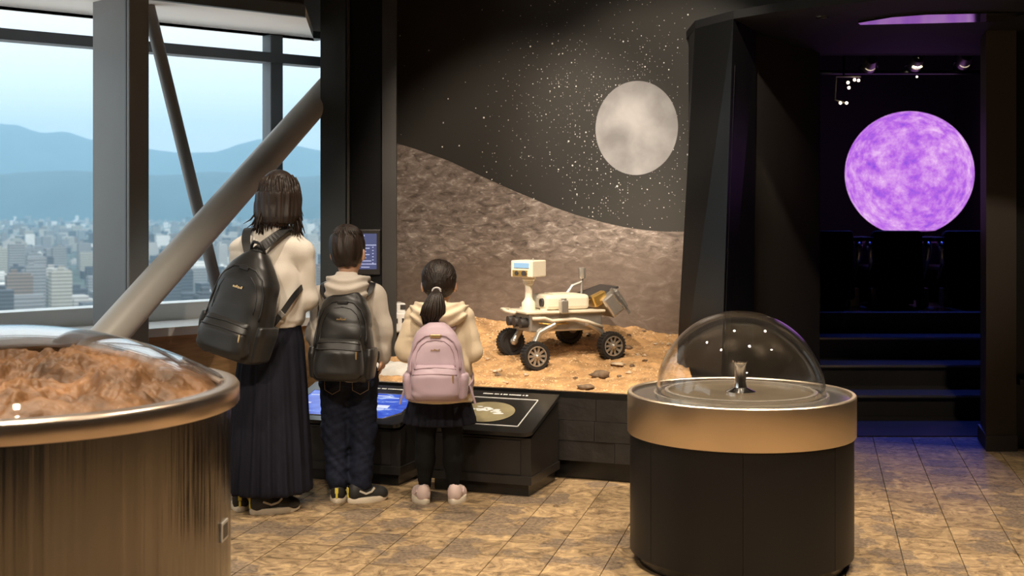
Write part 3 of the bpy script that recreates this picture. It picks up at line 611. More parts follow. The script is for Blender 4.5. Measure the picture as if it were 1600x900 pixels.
def star_mat():
    m = bpy.data.materials.new('starry_print'); m.use_nodes = True; n = m.node_tree; b = n.nodes['Principled BSDF']; L = n.links.new
    tc = n.nodes.new('ShaderNodeTexCoord'); mp = n.nodes.new('ShaderNodeMapping'); mp.inputs['Rotation'].default_value = (0, 0, -math.atan2(MD.y, MD.x)); L(tc.outputs['Object'], mp.inputs[0])
    acc = None
    sx = n.nodes.new('ShaderNodeSeparateXYZ'); L(mp.outputs[0], sx.inputs[0]); cb = n.nodes.new('ShaderNodeCombineXYZ'); L(sx.outputs['X'], cb.inputs[0]); L(sx.outputs['Z'], cb.inputs[1])
    # star clouds: dense in a band that climbs past the moon
    nz = n.nodes.new('ShaderNodeTexNoise'); nz.inputs['Scale'].default_value = 2.2; nz.inputs['Detail'].default_value = 4; L(cb.outputs[0], nz.inputs['Vector'])
    dx = n.nodes.new('ShaderNodeVectorMath'); dx.operation = 'DISTANCE'; cm = mural_pt(960, 190); cl = (Vector((cm.x, cm.y))-MA).dot(MD)
    dx.inputs[1].default_value = (cl, cm.z, 0); L(cb.outputs[0], dx.inputs[0])
    dm = n.nodes.new('ShaderNodeMapRange'); dm.inputs[1].default_value = 1.0; dm.inputs[2].default_value = .15; L(dx.outputs['Value'], dm.inputs[0])
    den = n.nodes.new('ShaderNodeMath'); den.operation = 'MULTIPLY'; d6 = n.nodes.new('ShaderNodeMath'); d6.operation = 'MULTIPLY'; d6.inputs[1].default_value = .55; L(dm.outputs[0], d6.inputs[0]); L(d6.outputs[0], den.inputs[0]); L(nz.outputs[0], den.inputs[1])
    for sc, rad, lo_, gain, usedens in ((34, .13, .35, 1.0, True), (17, .075, .30, 1.0, True), (62, .20, .40, .55, True), (6.5, .040, .25, 1.0, False)):
        v = n.nodes.new('ShaderNodeTexVoronoi'); v.voronoi_dimensions = '2D'; v.inputs['Scale'].default_value = sc; L(cb.outputs[0], v.inputs['Vector'])
        c = n.nodes.new('ShaderNodeSeparateXYZ'); L(v.outputs['Color'], c.inputs[0])
        rd = n.nodes.new('ShaderNodeMath'); rd.operation = 'MULTIPLY'; rd.inputs[1].default_value = rad; L(c.outputs[1], rd.inputs[0])
        s_ = n.nodes.new('ShaderNodeMath'); s_.operation = 'LESS_THAN'; L(v.outputs['Distance'], s_.inputs[0]); L(rd.outputs[0], s_.inputs[1])
        g = n.nodes.new('ShaderNodeMath'); g.operation = 'LESS_THAN'
        L(c.outputs[0], g.inputs[0])
        if usedens: L(den.outputs[0], g.inputs[1])
        else: g.inputs[1].default_value = .55
        mu = n.nodes.new('ShaderNodeMath'); mu.operation = 'MULTIPLY'; L(s_.outputs[0], mu.inputs[0]); L(g.outputs[0], mu.inputs[1])
        m3 = n.nodes.new('ShaderNodeMath'); m3.operation = 'MULTIPLY'; m3.inputs[1].default_value = gain; L(mu.outputs[0], m3.inputs[0])
        if acc is None: acc = m3
        else:
            mx = n.nodes.new('ShaderNodeMath'); mx.operation = 'MAXIMUM'; L(acc.outputs[0], mx.inputs[0]); L(m3.outputs[0], mx.inputs[1]); acc = mx
    nb = n.nodes.new('ShaderNodeTexNoise'); nb.inputs['Scale'].default_value = 1.1; nb.inputs['Detail'].default_value = 3; L(cb.outputs[0], nb.inputs['Vector'])
    rb = n.nodes.new('ShaderNodeValToRGB'); rb.color_ramp.elements[0].color = (.030, .028, .024, 1); rb.color_ramp.elements[1].color = (.066, .060, .050, 1); L(nb.outputs[0], rb.inputs[0])
    mx = n.nodes.new('ShaderNodeMixRGB'); mx.inputs[2].default_value = (1, .97, .9, 1); L(acc.outputs[0], mx.inputs[0]); L(rb.outputs[0], mx.inputs[1]); L(mx.outputs[0], b.inputs['Base Color'])
    b.inputs['Roughness'].default_value = .45; b.inputs['Specular IOR Level'].default_value = .4; return m
def q3(s, z): p = MA+MD*s; return Vector((p.x, p.y, z))
sB = (Vector((1.10, 7.955))-MA).dot(MD); sE = sB+1.9
ml(sheet(B(), [q3(-.02, .3), q3(sB, .3), q3(sB, 2.475), q3(sE, 2.475), q3(sE, 3.098), q3(-.02, 3.098)], .03), 'star_field', star_mat())
def hill_mat():
    m = bpy.data.materials.new('slope_print'); m.use_nodes = True; n = m.node_tree; b = n.nodes['Principled BSDF']; L = n.links.new
    tc = n.nodes.new('ShaderNodeTexCoord'); mp = n.nodes.new('ShaderNodeMapping'); mp.inputs['Rotation'].default_value = (0, 0, -math.atan2(MD.y, MD.x)); L(tc.outputs['Object'], mp.inputs[0])
    sx = n.nodes.new('ShaderNodeSeparateXYZ'); L(mp.outputs[0], sx.inputs[0]); cb = n.nodes.new('ShaderNodeCombineXYZ'); L(sx.outputs['X'], cb.inputs[0]); L(sx.outputs['Z'], cb.inputs[1])
    m2 = n.nodes.new('ShaderNodeMapping'); m2.inputs['Rotation'].default_value = (0, 0, .38); m2.inputs['Scale'].default_value = (1, 2.3, 1); L(cb.outputs[0], m2.inputs[0])
    nz = n.nodes.new('ShaderNodeTexNoise'); nz.inputs['Scale'].default_value = 11; nz.inputs['Detail'].default_value = 10; nz.inputs['Roughness'].default_value = .68; nz.inputs['Distortion'].default_value = .7; L(m2.outputs[0], nz.inputs['Vector'])
    r = n.nodes.new('ShaderNodeValToRGB'); e = r.color_ramp.elements; e[0].position = .34; e[0].color = (.085, .065, .052, 1); e[1].position = .70; e[1].color = (.66, .58, .50, 1)
    k = e.new(.50); k.color = (.235, .185, .150, 1); k = e.new(.58); k.color = (.33, .265, .220, 1); L(nz.outputs[0], r.inputs[0])
    v = n.nodes.new('ShaderNodeTexVoronoi'); v.inputs['Scale'].default_value = 26; v.inputs['Randomness'].default_value = 1; L(m2.outputs[0], v.inputs['Vector'])
    c = n.nodes.new('ShaderNodeSeparateXYZ'); L(v.outputs['Color'], c.inputs[0])
    g = n.nodes.new('ShaderNodeMath'); g.operation = 'GREATER_THAN'; g.inputs[1].default_value = .80; L(c.outputs[0], g.inputs[0])
    d = n.nodes.new('ShaderNodeMapRange'); d.inputs[1].default_value = .34; d.inputs[2].default_value = .22; L(v.outputs['Distance'], d.inputs[0])
    mu = n.nodes.new('ShaderNodeMath'); mu.operation = 'MULTIPLY'; L(g.outputs[0], mu.inputs[0]); L(d.outputs[0], mu.inputs[1])
    # stones thin out towards the bottom, where the print turns to plain brown dust
    hz_ = n.nodes.new('ShaderNodeMapRange'); hz_.inputs[1].default_value = .95; hz_.inputs[2].default_value = 1.12; n2 = n.nodes.new('ShaderNodeMath'); n2.operation = 'MULTIPLY_ADD'; n2.inputs[1].default_value = -.06; L(sx.outputs['X'], n2.inputs[0]); L(sx.outputs['Z'], n2.inputs[2]); L(n2.outputs[0], hz_.inputs[0])
    m4 = n.nodes.new('ShaderNodeMath'); m4.operation = 'MULTIPLY'; L(mu.outputs[0], m4.inputs[0]); L(hz_.outputs[0], m4.inputs[1])
    m5 = n.nodes.new('ShaderNodeMath'); m5.operation = 'MULTIPLY'; m5.inputs[1].default_value = .7; L(m4.outputs[0], m5.inputs[0])
    low = n.nodes.new('ShaderNodeMixRGB'); low.inputs[0].default_value = .75; L(r.outputs[0], low.inputs[1]); low.inputs[2].default_value = (.165, .118, .088, 1)
    up = n.nodes.new('ShaderNodeMixRGB'); L(hz_.outputs[0], up.inputs[0]); L(low.outputs[0], up.inputs[1]); L(r.outputs[0], up.inputs[2])
    mx = n.nodes.new('ShaderNodeMixRGB'); mx.inputs[2].default_value = (.50, .44, .38, 1); L(m5.outputs[0], mx.inputs[0]); L(up.outputs[0], mx.inputs[1]); L(mx.outputs[0], b.inputs['Base Color'])
    b.inputs['Roughness'].default_value = .6; return m
hill = [(600, 217), (622, 225), (640, 230), (700, 251), (760, 279), (800, 297), (860, 322), (900, 336), (940, 347), (975, 355), (1010, 360), (1040, 362), (1072, 362)]
M_SLOPE = hill_mat()
ml(sheet(B(), [mural_pt(600, 560, .004)]+[mural_pt(x, y, .004) for x, y in hill]+[mural_pt(1072, 600, .004)]), 'slope_print', M_SLOPE)
c_ = mural_pt(994, 200, .004); RM = 73.5/FPX*c_.y
M_MOON = mat('moon_print', (.37, .355, .345), .42, var=.30, scale=5, detail=9)
ml(sheet(B(), [c_+Vector((MD.x, MD.y, 0))*RM*.93*math.cos(2*PI*k/72)+Vector((0, 0, 1))*RM*math.sin(2*PI*k/72) for k in range(72)]), 'moon_print', M_MOON)
# stage box
FL, FR = Vector((-1.05, 7.288)), Vector((.93, 6.553)); FD = (FR-FL).normalized(); FN = Vector((-FD.y, FD.x)) ; FN = FN if FN.y < 0 else -FN
stage = empty('diorama_stage', (0, 7.0, 0), 0, 'low black stage holding the sandy rover landscape', 'stage')
def stg(b, name, m, smooth=False): b.v = [v-Vector((0, 7.0, 0)) for v in b.v]; return b.build(name, m, stage, smooth)
BL, BR = Vector((-.77, 8.84)), Vector((1.0, 7.98))
stg(B().prism([FL-FN*.03, FR-FN*.03, Vector((.932, 7.44)), Vector((.985, 7.62)), BR, Vector((-.774, 8.82)), Vector((-.774, 8.115)), Vector((-.69, 8.115)), Vector((-.69, 7.85)), Vector((-1.045, 7.85))], .10, .40), 'core', M_BLACK)
stg(B().prism([FL-FN*.05, FR-FN*.05, FR-FN*.4, FL-FN*.4], 0, .10), 'plinth', M_GLOSSBLACK)
lip = [FL, FR, FR-FN*.035, FL-FN*.035]; stg(B().prism(lip, .425, .456), 'top_lip', M_GLOSSBLACK)
M_BLOCK = mat('black_stone', (.022, .019, .017), .5, var=.35, scale=9, bump=.5, bscale=14)
L_ = (FR-FL).length; zrow = [.10, .205, .31, .425]
for r_ in range(3):
    s = -.12*(r_ % 2); 
    while s < L_:
        w_ = random.uniform(.20, .34); a0, a1 = max(0, s)+.0012, min(L_, s+w_)-.0012; s += w_
        if a1-a0 < .03: continue
        pr = random.uniform(0, .004); p0, p1 = FL+FD*a0+FN*pr, FL+FD*a1+FN*pr
        stg(B().prism([p0, p1, p1-FN*.035, p0-FN*.035], zrow[r_]+.001, zrow[r_+1]-.001), 'stone_block', M_BLOCK)
# sand
def sand_h(x, y):                     # arrays
    t = np.clip(((x-FL.x)*FD.x+(y-FL.y)*FD.y)/L_, 0, 1); d = -((x-FL.x)*FN.x+(y-FL.y)*FN.y)
    db = np.maximum((x-MA.x)*-MN.x*-1+(y-MA.y)*-MN.y*-1, 0); v = np.clip(d/np.maximum(d+db, .1), 0, 1)
    back = .68-.095*np.clip((t-.55)/.45, 0, 1); h = .452+(back-.452)*(v**1.5)
    return h+(fbm(x*4+20, y*4+30, 5, 4)-.5)*.05*np.clip(v*6, 0, 1)+(fbm(x*20+20, y*20+30, 8, 4, .6)-.5)*.030*np.clip(v*10+.15, 0, 1)
def sh(x, y): return float(sand_h(np.array([x]), np.array([y]))[0])
nu, nv = 300, 240; U, V_ = np.meshgrid(np.linspace(0, 1, nu), np.linspace(0, 1, nv))
f0 = FL-FN*.036; f1 = FR-FN*.036
X = (f0.x*(1-U)+f1.x*U)*(1-V_)+(BL.x*(1-U)+(BR.x+.03)*U)*V_; Y = (f0.y*(1-U)+f1.y*U)*(1-V_)+(BL.y*(1-U)+BR.y*U)*V_
def sand_edge(x, y):                  # the sand ends against pier, trim and niche on one side, the portal jamb on the other
    x = np.where(y > 7.845, np.maximum(x, np.where(y < 8.105, -.692, -.779)), x)
    return np.where(y > 7.42, np.minimum(x, .946+np.maximum(y-7.46, 0)*.31), x)
X = sand_edge(X, Y)
H = sand_h(X, Y); v = np.stack([X.ravel(), Y.ravel()-7.0, H.ravel()], 1)
ii = np.arange(nu*nv).reshape(nv, nu); f = np.stack([ii[:-1, :-1], ii[:-1, 1:], ii[1:, 1:], ii[1:, :-1]], -1).reshape(-1, 4)
M_SAND = mat('red_sand', (.52, .30, .13), .9, var=.42, scale=9, bump=.9, bscale=70, detail=10)
sand = obj('sand', pydata(v.tolist(), f.tolist()), M_SAND, stage, True)
# stones on the sand
def rock(name, x, y, r, m, label, group=None, sq=.62, seed=0, stretch=1.0):
    bm = bmesh.new(); bmesh.ops.create_icosphere(bm, subdivisions=2 if r > .012 else 1, radius=1); rn = random.Random(seed); ph = [rn.uniform(0, 9) for _ in range(6)]
    for q in bm.verts:
        c = q.co; k = 1+.22*math.sin(3*c.x+ph[0])*math.sin(2.5*c.y+ph[1])+.15*math.sin(5*c.z+ph[2]+2*c.x)+.10*math.sin(7*c.y+ph[3])
        q.co = Vector((c.x*k*stretch, c.y*k, c.z*k*sq))*r
    me = bpy.data.meshes.new('rock'); bm.to_mesh(me); bm.free()
    o = obj(name, me, m, None, r > .02); o.location = (x, y, sh(x, y)+r*sq*.35); o.rotation_euler = (0, 0, rn.uniform(0, 6)); return prop(o, label, 'stone', group)
M_RK = mat('stone_brown', (.20, .135, .085), .85, var=.4, scale=30); M_RKP = mat('stone_pale', (.62, .48, .33), .85, var=.3, scale=30)
def sand_at(px, py):
    ys_ = np.linspace(6.5, 9.2, 1400); xs_ = (px-800)/FPX*ys_; zs_ = CAMH-(py-HZ)/FPX*ys_
    k = np.nonzero(zs_ < sand_h(xs_, ys_))[0]; k = k[0] if len(k) else 1399; return Vector((xs_[k], ys_[k], zs_[k]))
p = sand_at(937, 588); rock('stone', p.x, p.y, .040, M_RK, 'smooth dark brown stone lying in front of the rover', None, .6, 3, 1.25)
p = sand_at(915, 607); rock('stone', p.x, p.y, .034, M_RK, 'rough grey brown stone at the front lip of the sand', None, .5, 5, 1.4)
p = sand_at(982, 545); rock('stone', p.x, p.y, .026, M_RK, 'dark stone behind the rear wheel of the rover', None, .6, 8)
p = sand_at(958, 566); rock('stone', p.x+.02, p.y-.10, .028, M_RKP, 'pale flat stone in front of the rear rover wheel', None, .4, 9, 1.6)
for k in range(46):
    px, py = random.uniform(745, 1050), random.uniform(515, 606); p = sand_at(px, py)
    if p.y > 8.6 or (790 < px < 985 and 535 < py < 582): continue
    rock('pebble', p.x, p.y, random.uniform(.009, .019), random.choice((M_RK, M_RKP, M_RKP)), 'small loose pebble scattered on the rover sand', 'pebbles on the rover sand', .55, k)
gb = B(); me_g = [(-1, -1, 0), (1, -.8, 0), (.9, 1, 0), (-.8, .9, 0), (.1, 0, 1)]
for k in range(5200):
    u_, v__ = random.random(), random.random()**1.2
    x = (f0.x*(1-u_)+f1.x*u_)*(1-v__)+(BL.x*(1-u_)+BR.x*u_)*v__; y = (f0.y*(1-u_)+f1.y*u_)*(1-v__)+(BL.y*(1-u_)+BR.y*u_)*v__
    r = random.uniform(.0025, .0075); a = random.uniform(0, 6); z = sh(x, y) if k < 1 else None
    gb.v += [Vector((x+r*(c[0]*math.cos(a)-c[1]*math.sin(a)), y+r*(c[0]*math.sin(a)+c[1]*math.cos(a))-7.0, c[2]*r*.8)) for c in me_g]
    n0 = len(gb.v)-5; gb.f += [(n0, n0+1, n0+4), (n0+1, n0+2, n0+4), (n0+2, n0+3, n0+4), (n0+3, n0, n0+4)]
for q in gb.v: q.x = float(sand_edge(np.array(q.x), np.array(q.y+7.0)))
xs = np.array([q.x for q in gb.v]); ys = np.array([q.y for q in gb.v])+7.0; hs = sand_h(xs, ys)
for q, h_ in zip(gb.v, hs): q.z += h_-.001
prop(gb.build('gravel', mat('gravel_pale', (.60, .40, .22), .9, var=.45, scale=14), stage), kind='stuff')
# ---- rover
M_RW = mat('rover_white', (.80, .72, .56), .4, var=.06, scale=8); M_RS = mat('rover_silver', (.62, .58, .52), .32, .75, var=.1, scale=10); M_RT = mat('rover_tyre', (.022, .020, .019), .6); M_RD = mat('rover_dark', (.045, .04, .038), .45)
M_GOLD = mat('gold_foil', (.75, .48, .14), .3, .8, var=.2, scale=20)
pA = sand_at(836, 577); pB = sand_at(955, 560)
fw = Vector((pA.x-pB.x, pA.y-pB.y)); 
fw.normalize(); nsd = Vector((-fw.y, fw.x)); WB = (Vector((pA.x, pA.y))-Vector((pB.x, pB.y))).length; TR = .36
ctr = (Vector((pA.x, pA.y))+Vector((pB.x, pB.y)))/2-nsd*TR/2; g0 = (sh(pA.x, pA.y)+sh(pB.x, pB.y))/2
rv = empty('mars_rover', (ctr.x, ctr.y, g0), math.atan2(fw.y, fw.x), 'white and silver rover model with camera mast standing on the sand', 'rover')
WR = .078
def wheel(par, x, y, r, zc):
    hub = None; sg = 1 if y > 0 else -1
    ty = B().lathe([(r*.72, -.032), (r*.96, -.034), (r, -.028), (r, .028), (r*.96, .034), (r*.72, .032)], 40, close=True)
    for k in range(28):
        a = 2*PI*k/28; ty.box((r*1.01*math.cos(a), r*1.01*math.sin(a), 0), (.006, .007, .058), a)
    t = ty.build('wheel', M_RT, par); smooth_by_angle(t, 35)
    b = B().lathe([(r*.66, .012), (r*.74, .012), (r*.74, .034), (r*.66, .034)], 36, close=True).cyl((0, 0, .0), (0, 0, .030), r*.24, 16).ball((0, 0, .030), (r*.17, r*.17, .014), 8)
    for k in range(10):
        a = 2*PI*k/10; b.box((r*.46*math.cos(a), r*.46*math.sin(a), .022), (r*.52, r*.17, .008), a)
    smooth_by_angle(b.build('spoked_hub', M_RS, t), 35); B().cyl((0, 0, -.02), (0, 0, .008), r*.72, 24).build('hub_disc', M_RD, t)
    t.location = (x, y, zc); t.rotation_euler = (-sg*PI/2, 0, 0); return t
whs = [(WB/2, TR/2), (-WB/2, TR/2), (WB/2, -TR/2), (-WB/2+.10, -TR/2)]
for (x, y) in whs:
    wp = ctr+fw*x+nsd*y; zc = sh(wp.x, wp.y)-g0+WR-.004; wheel(rv, x, y, WR, zc)
    s_ = 1 if y > 0 else -1
    smooth_by_angle(B().tube([(x, y-s_*.03, zc), (x, y-s_*.062, zc+.02), (x*.80, s_*.135, .18), (x*.42, s_*.15, .225)], [.013, .018, .019, .016], 10).ball((x, y-s_*.055, zc+.01), .024, 8).build('suspension_arm', M_RS, rv))
BXC = .0
B().cbox((.02, 0, .235), (.46, .26, .105), .010).build('chassis', M_RS, rv)
B().cbox((.03, 0, .293), (.50, .30, .014), .004).build('deck', M_RW, rv)
bx = B().cbox((.0, 0, .345), (.28, .21, .085), .020).build('equipment_box', M_RW, rv)
B().cyl((.138, .06, .345), (.153, .06, .345), .024, 20).build('lens', M_RD, bx)
B().cbox((0, .0, .390), (.15, .13, .006), .002).build('lid', mat('rover_cream', (.66, .60, .46), .5), bx)
# mast and camera head
ms = B().lathe([(.001, .30), (.040, .30), (.040, .345), (.026, .362), (.021, .375), (.021, .445), (.030, .452), (.030, .470), (.040, .478), (.040, .494), (.001, .494)], 24, (.215, .03, 0)).build('mast', M_RW, rv); smooth_by_angle(ms)
hd = empty('x', (0, 0, 0)); bpy.data.objects.remove(hd)
HM = Matrix.Translation((.215, .03, .541)) @ Matrix.Rotation(.62, 4, 'Z')
def hb(b, name, m, par): b.v = [HM @ v for v in b.v]; return b.build(name, m, par)
hdo = hb(B().cbox((0, 0, 0), (.155, .145, .095), .006), 'camera_head', M_RW, rv)
hb(B().cbox((.079, 0, .020), (.004, .10, .030), .001), 'blue_window', mat('lens_blue', (.25, .45, .70), .1), hdo)
hb(B().cbox((.079, -.01, -.024), (.004, .10, .034), .001), 'gold_panel', M_GOLD, hdo)
hb(B().cyl((.078, .02, -.024), (.090, .02, -.024), .015, 16).cyl((.078, -.03, -.024), (.088, -.03, -.024), .012, 16), 'camera_lens', M_RD, hdo)
hb(B().cyl((.0, .03, .045), (.0, .03, .060), .004, 8), 'stud', M_RS, hdo)
# rear solar lid and power unit
B().cbox((-.235, -.02, .395), (.20, .24, .012), .003, ry=.30).build('solar_panel', M_RD, rv)
rb = B().cbox((-.285, .03, .335), (.12, .25, .13), .012, ry=.62).build('power_unit', M_RS, rv)
for k in range(4): B().box((-.345+.022*k, .157, .315+.022*k), (.016, .006, .10), 0, 0, .62).build('cooling_fin', M_RS, rb)
B().cbox((-.20, .10, .36), (.09, .05, .07), .008, ry=.4).build('gold_box', M_GOLD, rv)
an = smooth_by_angle(B().tube([(-.16, -.05, .37), (-.165, -.05, .475)], .007, 10).lathe([(.001, .47), (.018, .47), (.021, .48), (.021, .535), (.001, .538)], 20, (-.165, -.05, 0)).build('antenna', M_RS, rv))
B().tube([(-.06, -.05, .38), (-.10, -.05, .43), (-.16, -.05, .45)], .010, 8).build('antenna_stay', M_RS, rv)
B().cbox((.055, .162, .325), (.045, .045, .075), .006).cyl((.055, .162, .362), (.055, .162, .372), .018, 16).build('side_instrument', M_RS, rv)
B().tube([(.24, .145, .26), (.17, .155, .262), (.12, .15, .245), (.05, .158, .25), (-.02, .15, .25), (-.10, .158, .235), (-.2, .15, .20)], .010, 8).build('cable_loom', M_RW, rv, True)
B().tube([(.2, .145, .235), (.12, .15, .225), (.02, .15, .23)], .005, 8).build('gold_cable', M_GOLD, rv, True)
for y in (-.09, .0, .09):
    c = B().cyl((.25, y, .235), (.295, y, .232), .028, 18).build('hazard_camera', M_RD, rv)
B().tube([(.27, -.12, .297), (.33, -.10, .30), (.34, 0, .297), (.33, .10, .295)], .010, 8).build('front_bar', M_RW, rv, True)
for x, y in ((.15, .1), (.12, -.09), (.2, -.08)): B().cyl((x, y, .30), (x, y, .312), .022, 16).build('deck_cap', M_RW, rv)
# ---- small white lander model behind the children
p = sand_at(612, 543); ld = empty('white_lander', (p.x, p.y, sh(p.x, p.y)), .35, 'small white boxy lander model on the sand behind the boy', 'lander')
B().cbox((0, 0, .16), (.20, .16, .12), .01).cbox((.0, .02, .245), (.16, .12, .06), .01).build('body', mat('lander_white', (.78, .76, .72), .4), ld)
for x in (-.06, .0, .06):
    for z in (.17, .25): B().cbox((x, -.082 if z < .2 else -.042, z), (.034, .006, .030), .002).build('window', M_RD, ld)
for x in (-.07, .07):
    for y in (-.07, .07): B().cyl((x, y-.014, .04), (x, y+.014, .04), .042, 20).build('wheel', M_RT, ld); B().tube([(x, y, .04), (x*.9, y*.7, .11)], .012, 8).build('leg', M_RS, ld)
p = sand_at(612, 580); b = B()
nu_, nv_ = 34, 22
for j in range(nv_):
    for i in range(nu_):
        u_, v__ = i/(nu_-1)-.5, j/(nv_-1)-.5; ed = max(abs(u_), abs(v__))*2
        xx = p.x+u_*.52*FD.x-v__*.24*FN.x; yy = p.y+u_*.52*FD.y-v__*.24*FN.y
        b.v.append(Vector((xx, yy, sh(xx, yy)+(.024 if ed < .97 else -.01)+.02*float(fbm(np.array([u_*9+20]), np.array([v__*5+20]), 4)[0]))))
b.f = [(j*nu_+i, j*nu_+i+1, (j+1)*nu_+i+1, (j+1)*nu_+i) for j in range(nv_-1) for i in range(nu_-1)]
prop(b.build('plaster_relief', mat('plaster_pale', (.70, .67, .62), .8, var=.14, scale=12), None, True), 'pale grey moon relief slab at the front of the sand', 'relief')

# ---- consoles in front of the stage
CU, CV, CP = Vector((.937, -.349)), Vector((.349, .937)), Vector((.093, 6.35)); CA = math.atan2(CU.y, CU.x)
SLOPE = math.atan2(.130, .46)
M_CON = mat('console_black', (.020, .017, .015), .38, var=.1, scale=3); M_SLAB2 = mat('console_top', (.016, .015, .014), .18)
M_LINE = mat('print_white', (.75, .73, .70), .5)
def console(s0, s1, label):
    w_ = s1-s0; o = CP+CU*((s0+s1)/2); r = empty('touch_console', (o.x, o.y, 0), CA, label, 'console', None); h = w_/2
    pr = lambda x0, x1, pts: B().add([(x, y, z) for x in (x0, x1) for y, z in pts], [tuple(range(len(pts))), tuple(range(2*len(pts)-1, len(pts)-1, -1))]+[(k, len(pts)+k, len(pts)+(k+1) % len(pts), (k+1) % len(pts)) for k in range(len(pts))])
    pr(-h+.03, h-.03, [(.045, 0), (.45, 0), (.45, .06), (.045, .06)]).build('plinth', M_GLOSSBLACK, r)
    pr(-h+.005, h-.005, [(.015, .06), (.455, .06), (.455, .10), (.015, .10)]).build('base_rail', M_CON, r)
    pr(-h+.012, h-.012, [(.03, .10), (.45, .10), (.45, .405), (.03, .285)]).build('cabinet', M_CON, r)
    B().box((0, .028, .19), (w_-.13, .006, .165)).build('front_panel', M_CON, r)
    # tilted top with rounded front corners
    pts = [(-h, .47), (-h, .045)]+[(-h+.045-.045*math.cos(a), .045-.045*math.sin(a)) for a in np.linspace(0, PI/2, 7)]+[(h-.045+.045*math.sin(a), .045-.045*math.cos(a)) for a in np.linspace(0, PI/2, 7)]+[(h, .47)]
    T = Matrix.Translation((0, -.008, .298)) @ Matrix.Rotation(SLOPE, 4, 'X')
    b = B().prism(pts, 0, .020); b.v = [T @ v for v in b.v]; top = b.build('top_panel', M_SLAB2, r)
    b = B().tube([(x, y, .0205) for x, y in pts[1:-1]]+[(h, .46, .0205)], .0016, 6); b.v = [T @ v for v in b.v]; b.build('edge_trim', mat('edge_metal', (.55, .5, .45), .3, .9), top)
    return r, T, h
r, T, h = console(-.56, 0, 'low black console with an oval picture inside a white frame')
fr = [(-.22, .07), (.19, .07), (.19, .385), (-.22, .385)]
b = B()
for k in range(4):
    q0, q1 = Vector((*fr[k], .021)), Vector((*fr[(k+1) % 4], .021)); b.tube([q0, q1], .0028, 6)
b.v = [T @ v for v in b.v]; b.build('white_frame', M_LINE, r)
def oval_mat():
    m = mat('oval_picture', (.26, .22, .125), .35, var=.3, scale=9, detail=8); return m
b = B().add([(-.03+.150*math.cos(2*PI*k/48), .215+.120*math.sin(2*PI*k/48), .0215) for k in range(48)], [tuple(range(48))]); b.v = [T @ v for v in b.v]; ov = b.build('oval_picture', oval_mat(), r)
rn = random.Random(2); b = B()
for k in range(26):
    a, rr_ = rn.uniform(-.4, .4), rn.uniform(-.075, .075); b.ball((-.03+rr_+rn.uniform(-.01, .01), .235-rr_*.25+rn.uniform(-.022, .022), .0218), (rn.uniform(.008, .022), rn.uniform(.005, .011), .0012), 5)
b.v = [T @ v for v in b.v]; b.build('white_streaks', mat('print_pale', (.62, .64, .62), .4), ov)
def dashes(b, x0, x1, y, hgt, seed, z=.0205):
    rn = random.Random(seed); x = x0
    while x < x1: w_ = rn.uniform(.4, 1.0)*hgt; b.box((x+w_/2, y, z), (w_, hgt*rn.uniform(.7, 1), .001)); x += w_+hgt*(.18 if rn.random() < .85 else .7)
b = B(); dashes(b, -.13, .12, .435, .012, 3); b.v = [T @ v for v in b.v]; b.build('heading_line', M_LINE, r)
r, T, h = console(-1.42, -.70, 'low black console with a lit blue touch screen')
def screen_mat():
    m = bpy.data.materials.new('blue_screen'); m.use_nodes = True; n = m.node_tree; L = n.links.new; b = n.nodes['Principled BSDF']; b.inputs['Base Color'].default_value = (.01, .01, .03, 1); b.inputs['Roughness'].default_value = .15
    tc = n.nodes.new('ShaderNodeTexCoord'); mp = n.nodes.new('ShaderNodeMapping'); mp.inputs['Scale'].default_value = (1, 2.2, 1); L(tc.outputs['Object'], mp.inputs[0])
    nz = n.nodes.new('ShaderNodeTexNoise'); nz.inputs['Scale'].default_value = 8; nz.inputs['Detail'].default_value = 6; nz.inputs['Distortion'].default_value = 1; L(mp.outputs[0], nz.inputs['Vector'])
    rp = n.nodes.new('ShaderNodeValToRGB'); e = rp.color_ramp.elements; e[0].position = .4; e[0].color = (.03, .075, .48, 1); e[1].position = .70; e[1].color = (.55, .66, .85, 1); k = e.new(.58); k.color = (.06, .14, .62, 1); L(nz.outputs[0], rp.inputs[0])
    L(rp.outputs[0], b.inputs['Emission Color']); b.inputs['Emission Strength'].default_value = .85; return m
pts = [(-h+.05, .06), (h-.12, .06), (h-.05, .14), (h-.05, .36), (-h+.05, .36)]
b = B().prism(pts, .018, .0212); b.v = [T @ v for v in b.v]; sc_ = b.build('screen', screen_mat(), r)
b = B()
for x_, y_, w_, d_ in ((.16, .20, .10, .035), (.15, .17, .09, .010), (.13, .152, .07, .008), (.10, .33, .12, .008), (.04, .30, .06, .007), (.18, .31, .08, .006), (.03, .11, .008, .03), (-.28, .2, .07, .012), (-.27, .3, .05, .008)): b.box((x_, y_, .0216), (w_, d_, .0008))
b.v = [T @ v for v in b.v]; b.build('screen_graphics', mat('screen_white', (.4, .4, .5), .4, emis=(.55, .65, .9), estr=.6), sc_)
b = B().tube([(x, y, .0215) for x, y in pts+pts[:1]], .0022, 6); b.v = [T @ v for v in b.v]; b.build('screen_border', mat('edge_metal', (.5, .5, .5), .3), r)
b = B(); dashes(b, -.02, .2, .425, .012, 8); b.v = [T @ v for v in b.v]; b.build('heading_line', M_LINE, r)
